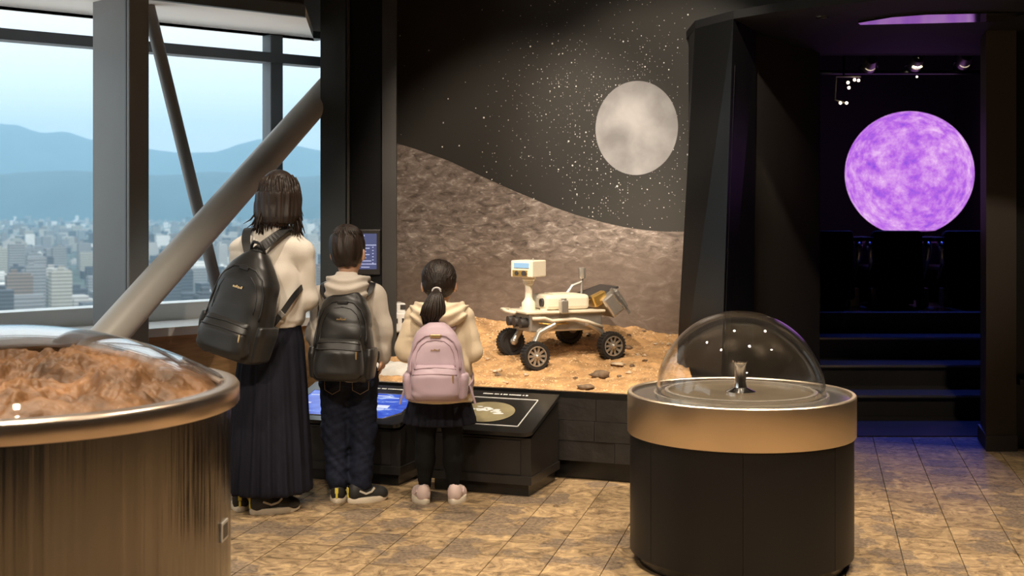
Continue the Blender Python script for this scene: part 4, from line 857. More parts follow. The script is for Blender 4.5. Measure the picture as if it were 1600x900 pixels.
# ---- wall monitor
c_ = at(574, 394, 7.93); mo = empty('wall_monitor', (c_.x, 7.95, c_.z), 0, 'small upright monitor with lines of text on the black wall', 'monitor')
B().cbox((-.02, -.018, 0), (.20, .030, .275), .006).build('housing', M_CON, mo)
sc_ = B().box((-.015, -.0345, .005), (.145, .002, .215)).build('screen', mat('monitor_glow', (.02, .02, .04), .2, emis=(.055, .065, .14), estr=1.0), mo)
rn = random.Random(5); b = B()
for k in range(11):
    z_ = .10-.019*k; w_ = rn.choice((.03, .05, .06, .09)); b.box((-.075+w_/2+.04*(k > 2), -.036, z_), (w_, .001, .005 if k else .009))
for k in range(6): b.box((.035, -.036, .03-.019*k), (.008, .001, .005))
b.build('text_lines', mat('monitor_text', (.3, .3, .4), .4, emis=(.35, .42, .7), estr=.6), sc_)

# ================================================================== DISPLAY TABLES
def brushed(name, col, rough, vert=True, var=.35):
    m = mat(name, col, rough, 1.0, var=0, scale=16, stretch=(1, 1, .02), bump=1.0, bscale=24, aniso=.6); return m
M_STEEL = brushed('brushed_steel', (.22, .20, .18), .2); M_RIMC = mat('rim_copper', (.62, .50, .40), .32, 1, var=.06, scale=4); M_RING = mat('ring_champagne', (.66, .54, .40), .36, 1.0, var=.04, scale=3, stretch=(1, 1, .05), aniso=.5)
LT, LR, LHt = Vector((-1.58, 4.06)), .722, .865
lt = empty('relief_table', (LT.x, LT.y, 0), 0, 'large round steel table with orange mountain relief under a shallow glass dome', 'display table')
smooth_by_angle(B().lathe([(.001, .0), (LR-.05, .0), (LR-.05, .05), (LR-.028, .055), (LR-.028, LHt-.065), (.001, LHt-.065)], 160).build('drum', M_STEEL, lt), 30)
smooth_by_angle(B().lathe([(LR-.03, LHt-.066), (LR-.004, LHt-.064), (LR, LHt-.058), (LR, LHt-.012), (LR-.006, LHt-.003), (LR-.016, LHt), (LR-.05, LHt), (LR-.055, LHt-.03)], 160).build('rim', M_RIMC, lt), 50)
cap = .185; ra = LR-.042; RS = (ra*ra+cap*cap)/(2*cap); th = math.asin(ra/RS)
prof = [(max(.0005, RS*math.sin(th*i/40)), RS*math.cos(th*i/40)-RS+cap+LHt) for i in range(41)]; prof_in = [(max(.0004, (RS-.006)*math.sin(th*i/40)), (RS-.006)*math.cos(th*i/40)-RS+cap+LHt) for i in range(40, -1, -1)]
B().lathe(prof+prof_in, 128).build('glass_dome', M_GLASS, lt, True)
# relief terrain
nr, na = 120, 420; rr, aa = np.meshgrid(np.linspace(.0, LR-.055, nr), np.linspace(0, 2*PI, na, endpoint=False)); X = rr*np.cos(aa); Y = rr*np.sin(aa)
rdg = 1-np.abs(2*fbm(X*3.1+33, Y*3.1+41, 21, 5, .55)-1)
hgt = (rdg**3)*.13*(.35+.9*fbm(X*1.3+8, Y*1.3+5, 31, 3))+.045*(1-np.abs(2*fbm(X*6.3+15, Y*6.3+19, 71, 5, .6)-1))**2+.030*(1-np.abs(2*fbm(X*13+8, Y*13+5, 51, 5, .6)-1))
for gx, gy, gh, gs in ((.62, .42, .070, .22), (.38, .62, .06, .25), (.80, .05, .030, .12), (.60, -.28, .035, .14), (.25, .35, .05, .25), (-.1, .5, .05, .3)):
    hgt += gh*.85*np.exp(-((X-gx*.68)**2+(Y-gy*.68)**2)/(gs*gs*.46))*(.5+fbm(X*5+3, Y*5+9, 61, 4))
hgt = np.maximum(hgt-.035, 0)*.74
hgt *= np.clip((LR-.06-rr)/.10, 0, 1)**.7
hgt = np.minimum(hgt, np.sqrt(np.maximum((RS-.006)**2-rr*rr, 0))-RS+cap-.03+.045)
v = np.stack([X.ravel(), Y.ravel(), hgt.ravel()+LHt-.045], 1); ii = np.arange(nr*na).reshape(na, nr); jj = np.roll(ii, -1, 0)
f = np.stack([ii[:, :-1], jj[:, :-1], jj[:, 1:], ii[:, 1:]], -1).reshape(-1, 4)
obj('mountain_relief', pydata(v.tolist(), f[:, ::-1].tolist()), mat('relief_ochre', (.235, .115, .045), .5, var=.6, scale=7, bump=.6, bscale=40, detail=10, spec=.5), lt, True)
ang = math.radians(-36)
lp = gnd(352, 838, .45); pa = -.035
plx = LT+Vector((math.cos(pa), math.sin(pa)))*(LR-.026)
q_ = B().cbox((0, 0, 0), (.006, .075, .06), .002, pa).build('label_plate', mat('plate_white', (.62, .58, .52), .5), lt); q_.location = (plx.x-LT.x, plx.y-LT.y, .425)
b = B().box((.0035, 0, 0), (.001, .055, .042), pa); b.build('label_print', mat('plate_dark', (.10, .085, .07), .5), q_)
# right table
RT, RR = at(1157, 612, 5.26), .4516; RZ, RB = .676, .514
rt = empty('globe_table', (RT.x, RT.y, 0), 0, 'round black cabinet with brushed champagne band under a tall glass dome', 'display table')
smooth_by_angle(B().lathe([(.001, 0), (RR-.045, 0), (RR-.045, .047), (.001, .047)], 96).build('plinth', M_GLOSSBLACK, rt), 30)
smooth_by_angle(B().lathe([(.001, .047), (RR-.03, .047), (RR-.03, RB), (.001, RB)], 96).build('core', M_GLOSSBLACK, rt), 30)
fa = math.atan2(-RT.y, -RT.x)+math.radians(1.2); M_DOOR = mat('door_black', (.011, .010, .0095), .42, spec=.28, var=.06, scale=3)
for k in range(7):
    a0, a1 = fa+2*PI*k/7+.0028, fa+2*PI*(k+1)/7-.0028; ar = np.linspace(a0, a1, 15); ro, ri = RR-.010, RR-.029
    b = B(); n_ = len(ar); b.v = [Vector((r_*math.cos(a), r_*math.sin(a), z)) for r_ in (ro, ri) for z in (.047, RB-.002) for a in ar]
    for i in range(n_-1): b.f += [(i, i+1, n_+i+1, n_+i), (2*n_+i, 3*n_+i, 3*n_+i+1, 2*n_+i+1), (i, 2*n_+i, 2*n_+i+1, i+1), (n_+i, n_+i+1, 3*n_+i+1, 3*n_+i)]
    b.f += [(0, n_, 3*n_, 2*n_), (n_-1, 3*n_-1, 4*n_-1, 2*n_-1)]
    smooth_by_angle(b.build('door_panel', M_DOOR, rt), 30)
smooth_by_angle(B().lathe([(RR-.03, RB), (RR-.002, RB), (RR, RB+.003), (RR, RZ-.004), (RR-.004, RZ), (RR-.016, RZ), (RR-.020, RZ-.004), (RR-.020, RZ-.02), (RR-.03, RZ-.02)], 128).build('metal_band', M_RING, rt), 40)
smooth_by_angle(B().lathe([(.001, RZ-.012), (RR-.018, RZ-.012)], 96).build('top_plate', mat('plate_smoke', (.09, .085, .08), .16, .3), rt), 30)
DR = .336
B().lathe([(.001, RZ-.006), (DR-.02, RZ-.006), (DR-.02, RZ-.011), (.001, RZ-.011)], 96).build('inner_disc', mat('disc_bronze', (.24, .19, .13), .28, .5, var=.15, scale=6), rt)
smooth_by_angle(B().lathe([(DR-.05, RZ-.006), (DR-.05, RZ+.006), (DR-.042, RZ+.008), (DR-.034, RZ+.006), (DR-.034, RZ-.006)], 96).build('inner_ring', mat('acrylic_ring', (.45, .40, .33), .15, .4), rt), 60)
smooth_by_angle(B().lathe([(DR+.002, RZ-.012), (DR+.010, RZ-.012), (DR+.010, RZ-.003), (DR+.002, RZ-.003)], 96, close=True).build('dome_collar', mat('collar_clear', (.55, .5, .42), .12, .6), rt), 40)
smooth_by_angle(B().lathe([(.001, RZ-.006), (.060, RZ-.006), (.060, RZ+.002), (.045, RZ+.008), (.026, RZ+.018), (.023, RZ+.035), (.022, RZ+.105), (.024, RZ+.115), (.031, RZ+.119), (.031, RZ+.125), (.001, RZ+.126)], 40).build('chrome_post', M_CHROME, rt), 35)
prof = [(max(.0005, DR*math.sin(PI/2*i/48)), DR*math.cos(PI/2*i/48)+RZ-.012) for i in range(49)]+[(max(.0004, (DR-.005)*math.sin(PI/2*i/48)), (DR-.005)*math.cos(PI/2*i/48)+RZ-.012) for i in range(48, -1, -1)]
B().lathe(prof, 128).build('glass_dome', M_GLASS, rt, True)

# ================================================================== PEOPLE
M_SKIN = mat('skin', (.62, .36, .235), .5, var=.06, scale=20)
M_HAIR = mat('hair_brown_black', (.020, .012, .008), .46, spec=.35, var=.5, scale=40, stretch=(1, 1, .06), bump=.35, bscale=160)
M_SWEAT = mat('sweater_cream', (.76, .70, .62), .85, var=.05, scale=9, bump=.15, bscale=220, sheen=.2)
M_SKIRT = mat('skirt_navy', (.011, .011, .018), .75, spec=.15, var=.2, scale=30, stretch=(1, 1, .1), bump=.1)
M_HOODG = mat('hoodie_beige_grey', (.50, .445, .385), .85, var=.06, scale=9, bump=.15, bscale=220, sheen=.2)
M_HOODC = mat('hoodie_cream', (.76, .62, .44), .85, var=.06, scale=9, bump=.15, bscale=220, sheen=.2)
M_JEAN = mat('jeans_dark', (.013, .016, .030), .75, spec=.15, var=.3, scale=60, bump=.15, bscale=200)
M_LEG = mat('leggings_black', (.009, .009, .009), .8, spec=.15, var=.15, scale=30)
M_SHB = mat('shoe_black', (.022, .021, .020), .6, var=.2, scale=30); M_SHP = mat('shoe_pink', (.72, .55, .50), .6, var=.06, scale=30)
M_SOLE = mat('sole_cream', (.72, .62, .48), .6, var=.06, scale=20); M_YEL = mat('tab_yellow', (.75, .62, .08), .5); M_SOCK = mat('sock_white', (.75, .70, .65), .9); M_EYE = mat('eye_dark', (.02, .015, .012), .2); M_WHT = mat('shoe_stripe', (.62, .56, .46), .5)
M_BPB = mat('nylon_black', (.010, .009, .008), .40, var=.25, scale=7, bump=.12, bscale=9, sheen=.1); M_BPBd = mat('nylon_black_trim', (.010, .009, .009), .5)
M_BPL = mat('nylon_lilac', (.42, .305, .355), .5, var=.10, scale=7, bump=.12, bscale=9, sheen=.2); M_BPLd = mat('nylon_lilac_trim', (.36, .25, .29), .55)
M_BRASS = mat('brass', (.80, .55, .28), .3, .9)
def wrinkle(amp, f=1.0, seed=0.0):
    def d(x, y, z):
        cr = (1-np.abs(np.sin(24*f*z+19*f*x+10*f*y+seed+1.7*np.sin(12*f*x-9*f*z+seed))))**4*np.clip(.5+np.sin(13*x*f+8*z*f+seed*3), 0, 1)
        return amp*1.3*cr+amp*(np.sin(38*f*z+14*f*x+9*f*y+seed+1.6*np.sin(17*f*x+11*f*z+seed))*.6+np.sin(61*f*z-23*f*x+17*f*y+2*seed+1.3*np.sin(29*f*y+seed))*.4)
    return d
def hand(w, d, s=1.0, side=1, curl=.35):                 # prims of a palm with five fingers; w wrist, d direction of the hand
    w = Vector(w); d = Vector(d).normalized(); a = Vector((side, 0, 0)); a = (a-d*a.dot(d)).normalized(); n = d.cross(a)*side
    # across = front-back direction of a hanging hand
    ac = d.cross(a).normalized(); P = [Cn(w, w+d*.05*s, .018*s, .020*s, .012)]
    for k, (o, L) in enumerate(((.026, .062), (.009, .070), (-.008, .066), (-.024, .052))):
        b = w+d*.052*s+ac*o*s; m = b+(d+ -a*curl*.6).normalized()*L*.55*s; e = m+(d-a*curl*1.7).normalized()*L*.45*s
        P += [Cn(w+d*.02*s+ac*o*.6*s, b, .013*s, .0095*s, .008), Cn(b, m, .0088*s, .0080*s, .004), Cn(m, e, .0080*s, .0065*s, .003)]
    t0 = w+d*.018*s+ac*.020*s; t1 = t0+(d*.7+ac*.75-a*.2).normalized()*.034*s; t2 = t1+(d*.95+ac*.2-a*.35).normalized()*.028*s
    return P+[Cn(t0, t1, .012*s, .010*s, .006), Cn(t1, t2, .0098*s, .0075*s, .004)]
def head_prims(c, s=1.0, yaw=0.0):
    c = Vector(c); R = Matrix.Rotation(yaw, 3, 'Z'); q = lambda x, y, z: tuple(c+R @ Vector((x*s, y*s, z*s)))
    P = [El(q(0, 0, .02), (.073*s, .090*s, .090*s), .02, 1, yaw), El(q(0, .022, -.045), (.058*s, .066*s, .066*s), .03, 1, yaw), El(q(0, .055, -.085), (.030*s, .030*s, .024*s), .02),
         Cn(q(0, .088, .0), q(0, .103, -.032), .008*s, .012*s, .012), El(q(0, .084, -.062), (.024*s, .012*s, .006*s), .006), El(q(0, .082, -.074), (.021*s, .011*s, .007*s), .006),
         El(q(.030, .100, -.004), (.017*s, .016*s, .011*s), .008, -1), El(q(-.030, .100, -.004), (.017*s, .016*s, .011*s), .008, -1)]
    for sd in (-1, 1):
        P += [El(q(sd*.084, -.006, -.022), (.012*s, .020*s, .031*s), .006, 1, yaw+sd*-.35), El(q(sd*.096, .004, -.018), (.005*s, .009*s, .016*s), .004, -1, yaw)]
    return P
def face_bits(par, c, s, yaw):
    c = Vector(c); R = Matrix.Rotation(yaw, 3, 'Z'); q = lambda x, y, z: c+R @ Vector((x*s, y*s, z*s))
    for sd in (-1, 1):
        B().ball(q(sd*.030, .080, -.004), .0105*s, 8).build('eye', M_EYE, par, True)
        B().tube([q(sd*.014, .090, .018), q(sd*.030, .090, .023), q(sd*.046, .080, .017)], .0028*s, 6).build('eyebrow', M_HAIR, par, True)
def shoe(par, heel, ang, L, wd, hgt, m, sole_m, tab=None, sock=None, stripe=None):
    hx = Vector((heel[0], heel[1], 0)); R = Matrix.Translation(hx) @ Matrix.Rotation(ang, 4, 'Z')
    h = wd/2; P = [El((h*.95, 0, .05), (h*.95, h*.86, hgt*.62), .02), Cn((h*1.1, 0, hgt*.5), (h*1.3, 0, hgt*.88), h*.72, h*.66, .02), Cn((L*.35, 0, .048), (L*.62, 0, .040), h*.82, h*.88, .02), El((L*.76, 0, .032), (L*.24, h*.98, .036), .02),
                   Cn((h*1.15, 0, hgt*.8), (h*1.25, 0, hgt*1.4), h*.50, h*.56, .006, -1), Cn((-.1, 0, -.02), (L+.1, 0, -.02), .034, .034, .004, -1)]
    o = sdf_obj('shoe', P, m, par, .0042); o.matrix_local = R
    out = [(L*.5-L*.5*math.cos(2*PI*k/40), h*1.06*math.sin(2*PI*k/40)*(1-.14*math.cos(4*PI*k/40))*(1.0 if k else 1)) for k in range(40)]
    b = B(); n = 40
    for z, g in ((0, .97), (.006, 1.0), (.022, 1.0), (.027, .96)): b.v += [Vector((L*.5+(x-L*.5)*g*1.02, y*g, z+(.010*max(0, (x/L-.75)*4)**2))) for x, y in out]
    b.f = [(j*n+k, j*n+(k+1) % n, (j+1)*n+(k+1) % n, (j+1)*n+k) for j in range(3) for k in range(n)]+[tuple(range(n))[::-1], tuple(range(3*n, 4*n))]
    smooth_by_angle(b.build('sole', sole_m, o), 50)
    if tab: B().cbox((-.002, 0, hgt*.80), (.006, .016, .026), .001).build('heel_tab', tab, o); B().cbox((.0, 0, .040), (.008, .010, .026), .001).build('heel_accent', tab, o)
    if stripe:
        for sd in (-1, 1): B().ribbon([(L*.22, sd*h*.90, .060), (L*.38, sd*h*.92, .044), (L*.52, sd*h*.93, .052), (L*.60, sd*h*.80, .068)], (0, sd, .2), .009, .006).build('side_stripe', stripe, o)
    for k in range(4): B().tube([(L*(.46+.06*k), -h*.36, .079-.009*k), (L*(.47+.06*k), 0, .088-.009*k), (L*(.46+.06*k), h*.36, .079-.009*k)], .0028, 6).build('lace', stripe or sole_m, o, True)
    if sock: sdf_obj('sock', [Cn((h*1.2, 0, hgt*.55), (h*1.25, 0, hgt*1.25), h*.46, h*.50, .01)], sock, o, .005)
    return o
def locks(b, starts, r0, n=5):
    for pts, r in starts: b.tube(pts, [r*(1-.75*(i/(len(pts)-1))**2) if i else r*.7 for i in range(len(pts))], n)
def logo(par, x, y, z, wd, m=M_BRASS, rz=0):
    rn = random.Random(4); b = B(); u = wd/7
    for k in range(6): b.box((x+(k-2.5)*u*1.1, y, z+rn.uniform(-.2, .2)*u), (u*.72, .002, u*rn.uniform(.9, 1.6)), 0, 0, rn.uniform(-.3, .3))
    return b.build('emblem', m, par)
def backpack(label, loc, rz, rx, ry, w_, h_, d_, m, md, pk=.42, top=.42, seed=0, lum=1, handle=True):
    r = empty('backpack', loc, 0, label, 'backpack'); r.rotation_euler = (rx, ry, rz)
    hw = w_/2; sec = [(0, 0, 0, hw*.86, d_*.42), (h_*.04, 0, 0, hw*.97, d_*.5), (h_*.2, 0, 0, hw, d_*.53), (h_*.5, 0, .004, hw*.96, d_*.5), (h_*.72, 0, .010, hw*.86, d_*.44), (h_*.86, 0, .016, hw*(top+.25), d_*.36), (h_*.95, 0, .022, hw*top, d_*.26), (h_, 0, .026, hw*top*.55, d_*.15)]
    body = [Lo(sec, .02, 2.9)]
    sdf_obj('main_compartment', body, m, r, .006, wrinkle(.0028, .7, seed))
    fy = lambda x, z, pr=body: front_y(pr, x, z)
    # front pocket
    pz1 = h_*pk; y0 = fy(0, pz1*.5)
    pocket = [Lo([(h_*.035, 0, y0+.012, hw*.70, .045), (h_*.09, 0, y0+.006, hw*.80, .055), (pz1*.72, 0, y0+.008, hw*.79, .052), (pz1, 0, y0+.018, hw*.70, .036), (pz1*1.04, 0, y0+.026, hw*.62, .020)], .02, 3.2)]
    pkt = sdf_obj('front_pocket', pocket, m, r, .006, wrinkle(.0022, .8, seed+2))
    allp = body+pocket
    def line(name, pts, rad, mm, par=r):
        q = []
        for x, z in pts:
            y = fy(x, z, allp)
            if y is not None: q.append((x, y-.001, z))
        return B().tube(q, rad, 6).build(name, mm, par, True) if len(q) > 2 else None
    line('pocket_zip', [(x, pz1*.80-.010*(x/hw)**2) for x in np.linspace(-hw*.74, hw*.74, 16)], .0045, md, pkt)
    line('pocket_seam', [(x, pz1*.97-.018*(x/hw)**2) for x in np.linspace(-hw*.70, hw*.70, 16)], .003, md, pkt)
    arch = [(-hw*.84, h_*.36), (-hw*.84, h_*.5), (-hw*.78, h_*.64), (-hw*.62, h_*.76), (-hw*.36, h_*.835), (0, h_*.855), (hw*.36, h_*.835), (hw*.62, h_*.76), (hw*.78, h_*.64), (hw*.84, h_*.5), (hw*.84, h_*.36)]
    arch = [tuple(np.array(arch[i])*(1-t)+np.array(arch[i+1])*t) for i in range(len(arch)-1) for t in (0, .33, .66)]
    line('main_zip', arch, .0048, md)
    line('panel_seam', [(x*.80, h_*.42+(z-h_*.36)*.74) for x, z in arch], .0022, md)
    zy = fy(0, h_*.84, allp); B().cbox((0, zy-.006, h_*.835), (.05, .010, .016), .003).build('zip_flap', md if lum else M_BRASS, r)
    zx = hw*.62; yy = fy(zx, pz1*.78, allp) or y0; B().cbox((zx, yy-.006, pz1*.78-.022), (.008, .005, .036), .001).build('zip_pull', M_BRASS, pkt)
    logo(r, 0, fy(0, h_*.66, allp)-.002, h_*.66, w_*.17)
    # side pockets
    for s in (-1, 1):
        sdf_obj('side_pocket', [Lo([(h_*.03, s*hw*.90, .0, .022, d_*.36), (h_*.28, s*hw*.95, .0, .026, d_*.42), (h_*.36, s*hw*.94, .004, .024, d_*.40)], .01, 2.6)], m, r, .006)
    if handle: B().tube([(-.035, .03, h_*.965), (-.034, .012, h_*1.03), (-.018, .0, h_*1.075), (.018, .0, h_*1.075), (.034, .012, h_*1.03), (.035, .03, h_*.965)], .0075, 8).build('grab_handle', md, r, True)
    return r
def strap(par, pts, nrm, wd, m, name='shoulder_strap', th=.010):
    q = [Vector(p) for p in pts]; out = []; nn = []
    for i in range(len(q)-1):
        p0, p1, p2, p3 = q[max(i-1, 0)], q[i], q[i+1], q[min(i+2, len(q)-1)]; n1, n2 = Vector(nrm[i]), Vector(nrm[i+1])
        for t in np.linspace(0, 1, 6, endpoint=i == len(q)-2):
            out.append(.5*((2*p1)+(p2-p0)*t+(2*p0-5*p1+4*p2-p3)*t*t+(3*p1-p0-3*p2+p3)*t**3)); nn.append(n1.lerp(n2, t))
    o = B().ribbon(out, nn, wd, th).build(name, m, None); o.parent = par; o.matrix_parent_inverse = (Matrix.LocRotScale(par.location, par.rotation_euler, None)).inverted()
    return o

# ---------------- the woman
WX, WY = (425-800)/FPX*6.15, 6.15
wo = empty('person', (WX, WY, 0), 0, 'woman with shoulder-length hair in cream sweater and long dark skirt', 'person')
yaw = -.25; HC = (.030, .015, 1.465)
arms = {s: [(s*.138, 0, 1.205), (s*.152, .02, .985), (s*.075+.02, .215, 1.02)] for s in (-1, 1)}
P = head_prims(HC, 1.0, yaw)+[Cn((.02, -.012, 1.25), (.03, .0, 1.41), .050, .046, .03), Lo([(.80, 0, 0, .105, .08), (1.0, 0, 0, .11, .085), (1.2, 0, 0, .13, .08), (1.27, 0, 0, .09, .06)], .04)]
for s in (-1, 1):
    A = arms[s]; P += [Cn((s*.10, 0, 1.22), A[0], .05, .042, .03), Cn(A[0], A[1], .042, .034, .02), Cn(A[1], A[2], .033, .024, .02)]+hand(A[2], (-s*.3, 1, .15), 1.0, s, .4)
    P += [Cn((s*.060, 0, .78), (s*.075-.02, .0, .46), .060, .045, .03), Cn((s*.075-.02, 0, .46), (s*.06-.03, -.02, .09), .046, .032, .02), Cn((s*.06-.03, -.03, .07), (s*.06-.03, .08, .045), .03, .022, .02)]
sdf_obj('body', P, M_SKIN, wo, .0058); face_bits(wo, HC, 1.0, yaw)
fold_s = lambda th, z: .012*np.sin(5*th+22*z)+.010*np.sin(9*th-30*z)
P = [Lo([(.850, .01, 0, .132, .108), (.87, .01, 0, .140, .114), (.885, .01, 0, .146, .126), (.95, .006, 0, .148, .130), (1.08, 0, 0, .142, .126), (1.18, 0, 0, .150, .116), (1.25, 0, 0, .140, .095), (1.30, .015, .0, .080, .072), (1.325, .02, .0, .066, .066)], .03, 2.2, fold_s)]
for s in (-1, 1):
    A = arms[s]; P += [Cn((s*.09, 0, 1.235), A[0], .068, .064, .04), Cn(A[0], A[1], .060, .056, .010), Cn(A[1], (A[1][0]*.94, .04, .985), .058, .060, .02), Cn((A[1][0]*.94, .04, .99), A[2], .056, .038, .02)]
P += [Cn((.02, 0, 1.30), (.025, 0, 1.40), .052, .050, .006, -1)]
sdf_obj('sweater', P, M_SWEAT, wo, .006, wrinkle(.0060, .75, 1))
pleat = lambda th, z: (.075*np.clip((.9-z)/.8, 0, 1)+.01)*(np.sin(17*th+1.5*np.sin(3*th))*.6+.4*np.sin(31*th+4*z))
sdf_obj('skirt', [Lo([(.085, -.012, .0, .190, .185), (.11, -.012, 0, .192, .187), (.30, -.010, 0, .186, .172), (.55, -.006, 0, .172, .150), (.78, 0, 0, .150, .126), (.87, .005, 0, .128, .104)], .02, 2, pleat)], M_SKIRT, wo, .006)
shoe(wo, (-.135, -.075), PI/2+.12, .235, .085, .085, M_SHB, M_SOLE, M_YEL, M_SOCK, M_WHT); shoe(wo, (-.080, -.115), .42, .235, .085, .085, M_SHB, M_SOLE, M_YEL, M_SOCK, M_WHT)
# hair: a mass with falling locks
def hair_r(t, z): return None
hc = Vector(HC)
mass = [El((hc.x, hc.y-.008, hc.z+.022), (.089, .106, .103), .02), Lo([(1.335, hc.x+.005, -.040, .085, .070), (1.37, hc.x+.002, -.030, .108, .082), (1.42, hc.x, -.015, .108, .092), (1.48, hc.x, -.005, .100, .098)], .03, 2.0, lambda th, z: .03*np.sin(15*th+6*z)+.02*np.sin(27*th)),
        El((hc.x+math.sin(.25)*.12, hc.y+.125, 1.425), (.060, .055, .085), .02, -1)]
hr = sdf_obj('hair', mass, M_HAIR, wo, .005)
rn = random.Random(12); L_k = []
for k in range(260):
    th = rn.uniform(PI*.86, PI*2.14) if rn.random() < .9 else rn.choice((PI*.80, PI*2.2))
    cx, cy = math.cos(th), math.sin(th); zt = rn.uniform(1.48, 1.565); end = 1.300+.020*math.sin(3*th)+rn.uniform(-.012, .055)
    pts = []; fl = rn.uniform(-.004, .010)+(.030 if rn.random() < .06 else 0)
    for i in range(9):
        t = i/8; z = zt+(end-zt)*t
        if z > 1.487: rr_ = math.sqrt(max(.02, 1-((z-1.487)/.103)**2)); ax_, ay_ = .0895*rr_, .1065*rr_
        else: u = (1.487-z)/.15; ax_, ay_ = .0925+.017*u-.008*u*u, .106-.014*u
        wob = .0035*math.sin(9*t+k)+fl*max(0, t-.6)*2.5
        pts.append((hc.x+cx*(ax_+wob)+.004*math.sin(k+5*t), hc.y-.008+cy*(ay_+wob)-(.014*t*t if cy < 0 else 0), z))
    L_k.append((pts, rn.uniform(.0045, .0085)))
b = B(); locks(b, L_k, 0); b.build('locks', M_HAIR, hr, True)
b = B(); b.tube([(hc.x-.085, -.05, 1.40), (hc.x-.12, -.055, 1.355), (hc.x-.155, -.05, 1.335)], [.006, .004, .001], 5).tube([(hc.x-.08, -.05, 1.39), (hc.x-.112, -.055, 1.335), (hc.x-.14, -.05, 1.315)], [.006, .004, .001], 5); b.build('stray_lock', M_HAIR, hr, True)
bp = backpack('large black nylon backpack hanging low on the woman', (WX-.145, WY-.205, .735), -.42, -.06, .22, .330, .495, .180, M_BPB, M_BPBd, .36, .36, 1)
def wl(x, y, z): return (WX+x, WY+y, z)
strap(bp, [wl(-.075, -.175, 1.205), wl(-.092, -.150, 1.26), wl(-.098, -.085, 1.305), wl(-.10, .02, 1.305), wl(-.115, .10, 1.24), wl(-.12, .135, 1.10), wl(-.13, .125, .95)], [(0, -1, .1), (0, -1, .4), (0, -.5, 1), (0, .3, 1), (0, 1, .5), (0, 1, .1), (0, 1, 0)], .038, M_BPBd)
strap(bp, [wl(-.050, -.165, 1.205), wl(.0, -.155, 1.245), wl(.065, -.105, 1.298), wl(.10, -.02, 1.318), wl(.115, .07, 1.275), wl(.125, .125, 1.15), wl(.15, .12, 1.02)], [(.1, -1, .1), (0, -1, .3), (0, -.6, .9), (0, .1, 1), (0, .9, .6), (0, 1, .1), (.3, 1, 0)], .044, M_BPBd)
ls = strap(bp, [wl(.16, .02, 1.06), wl(.128, -.115, 1.01), wl(.075, -.155, .93), wl(.02, -.165, .86)], [(1, -.3, 0), (.5, -1, 0), (.2, -1, 0), (.2, -1, 0)], .026, M_BPBd, 'lower_strap', .005)
bk = B().cbox((WX+.072, WY-.160, .925), (.034, .008, .022), .002, ry=.8).build('strap_buckle', mat('buckle_grey', (.35, .33, .30), .35, .6), None); bk.parent = bp; bk.matrix_parent_inverse = Matrix.LocRotScale(bp.location, bp.rotation_euler, None).inverted()

# ---------------- the boy
BX, BY = (545-800)/FPX*6.32, 6.32
bo = empty('person', (BX, BY, 0), 0, 'boy with short hair in beige grey hoodie and dark jeans', 'person')
HCb = (-.005, .01, 1.205); yb = -.35; sb_ = .98
armb = {1: [(.130, .0, .985), (.168, -.005, .80), (.163, .010, .690)], -1: [(-.128, 0, .985), (-.160, 0, .79), (-.150, .05, .680)]}
P = head_prims(HCb, sb_, yb)+[Cn((0, -.012, 1.0), (-.003, .0, 1.13), .045, .044, .03), Lo([(.58, 0, 0, .10, .075), (.8, 0, 0, .10, .08), (.98, 0, 0, .11, .07), (1.03, 0, 0, .07, .05)], .04)]
for s in (-1, 1):
    A = armb[s]; P += [Cn((s*.09, 0, .99), A[0], .042, .038, .03), Cn(A[0], A[1], .036, .030, .02), Cn(A[1], A[2], .029, .021, .02)]+hand(A[2], (-s*.10, .12, -1), .86, s, .45)
    P += [Cn((s*.062, 0, .62), (s*.066, .01, .33), .058, .042, .03), Cn((s*.066, .01, .33), (s*.06, -.005, .08), .040, .028, .02), Cn((s*.06, -.01, .06), (s*.06, .07, .04), .026, .020, .02)]
sdf_obj('body', P, M_SKIN, bo, .0052); face_bits(bo, HCb, sb_, yb)
P = [Lo([(.585, .0, 0, .118, .100), (.60, .0, 0, .122, .106), (.63, .0, 0, .130, .116), (.75, 0, 0, .132, .114), (.90, 0, 0, .134, .106), (.98, 0, 0, .128, .094), (1.04, 0, .0, .078, .070), (1.085, 0, .005, .060, .060)], .03, 2.2, fold_s)]
for s in (-1, 1):
    A = armb[s]; P += [Cn((s*.08, 0, 1.0), A[0], .058, .056, .04), Cn(A[0], A[1], .052, .046, .010), Cn(A[1], A[2], .045, .036, .012), Cn((A[2][0], A[2][1], A[2][2]+.012), (A[2][0], A[2][1], A[2][2]-.012), .037, .034, .01)]
P += [Cn((0, 0, 1.06), (0, .01, 1.16), .049, .060, .006, -1)]
sdf_obj('hoodie', P, M_HOODG, bo, .0055, wrinkle(.0055, .9, 3))
def hood(par, c, w_, h_, m, seed, dp=.075):
    P = [El((c[0], c[1]-.012, c[2]), (w_, dp, h_), .02), El((c[0], c[1]+.035, c[2]+h_*.55), (w_*1.04, .075, h_*.42), .03), Cn((c[0]-w_*.8, c[1]+.075, c[2]+h_*.45), (c[0]-w_*.35, c[1]+.125, c[2]+h_*.1), .028, .020, .02), Cn((c[0]+w_*.8, c[1]+.075, c[2]+h_*.45), (c[0]+w_*.35, c[1]+.125, c[2]+h_*.1), .028, .020, .02),
         El((c[0], c[1]+.055, c[2]+h_*1.05), (w_*.72, .062, h_*.62), .015, -1)]
    def dsp(x, y, z): return .0055*np.sin(125*(z-c[2])-520*(x-c[0])**2+30*(y-c[1])+seed)+.002*np.sin(60*x+seed)
    return sdf_obj('hood', P, m, par, .005, dsp)
hood(bo, (.0, -.088, 1.020), .104, .080, M_HOODG, 1, .095)
P = []
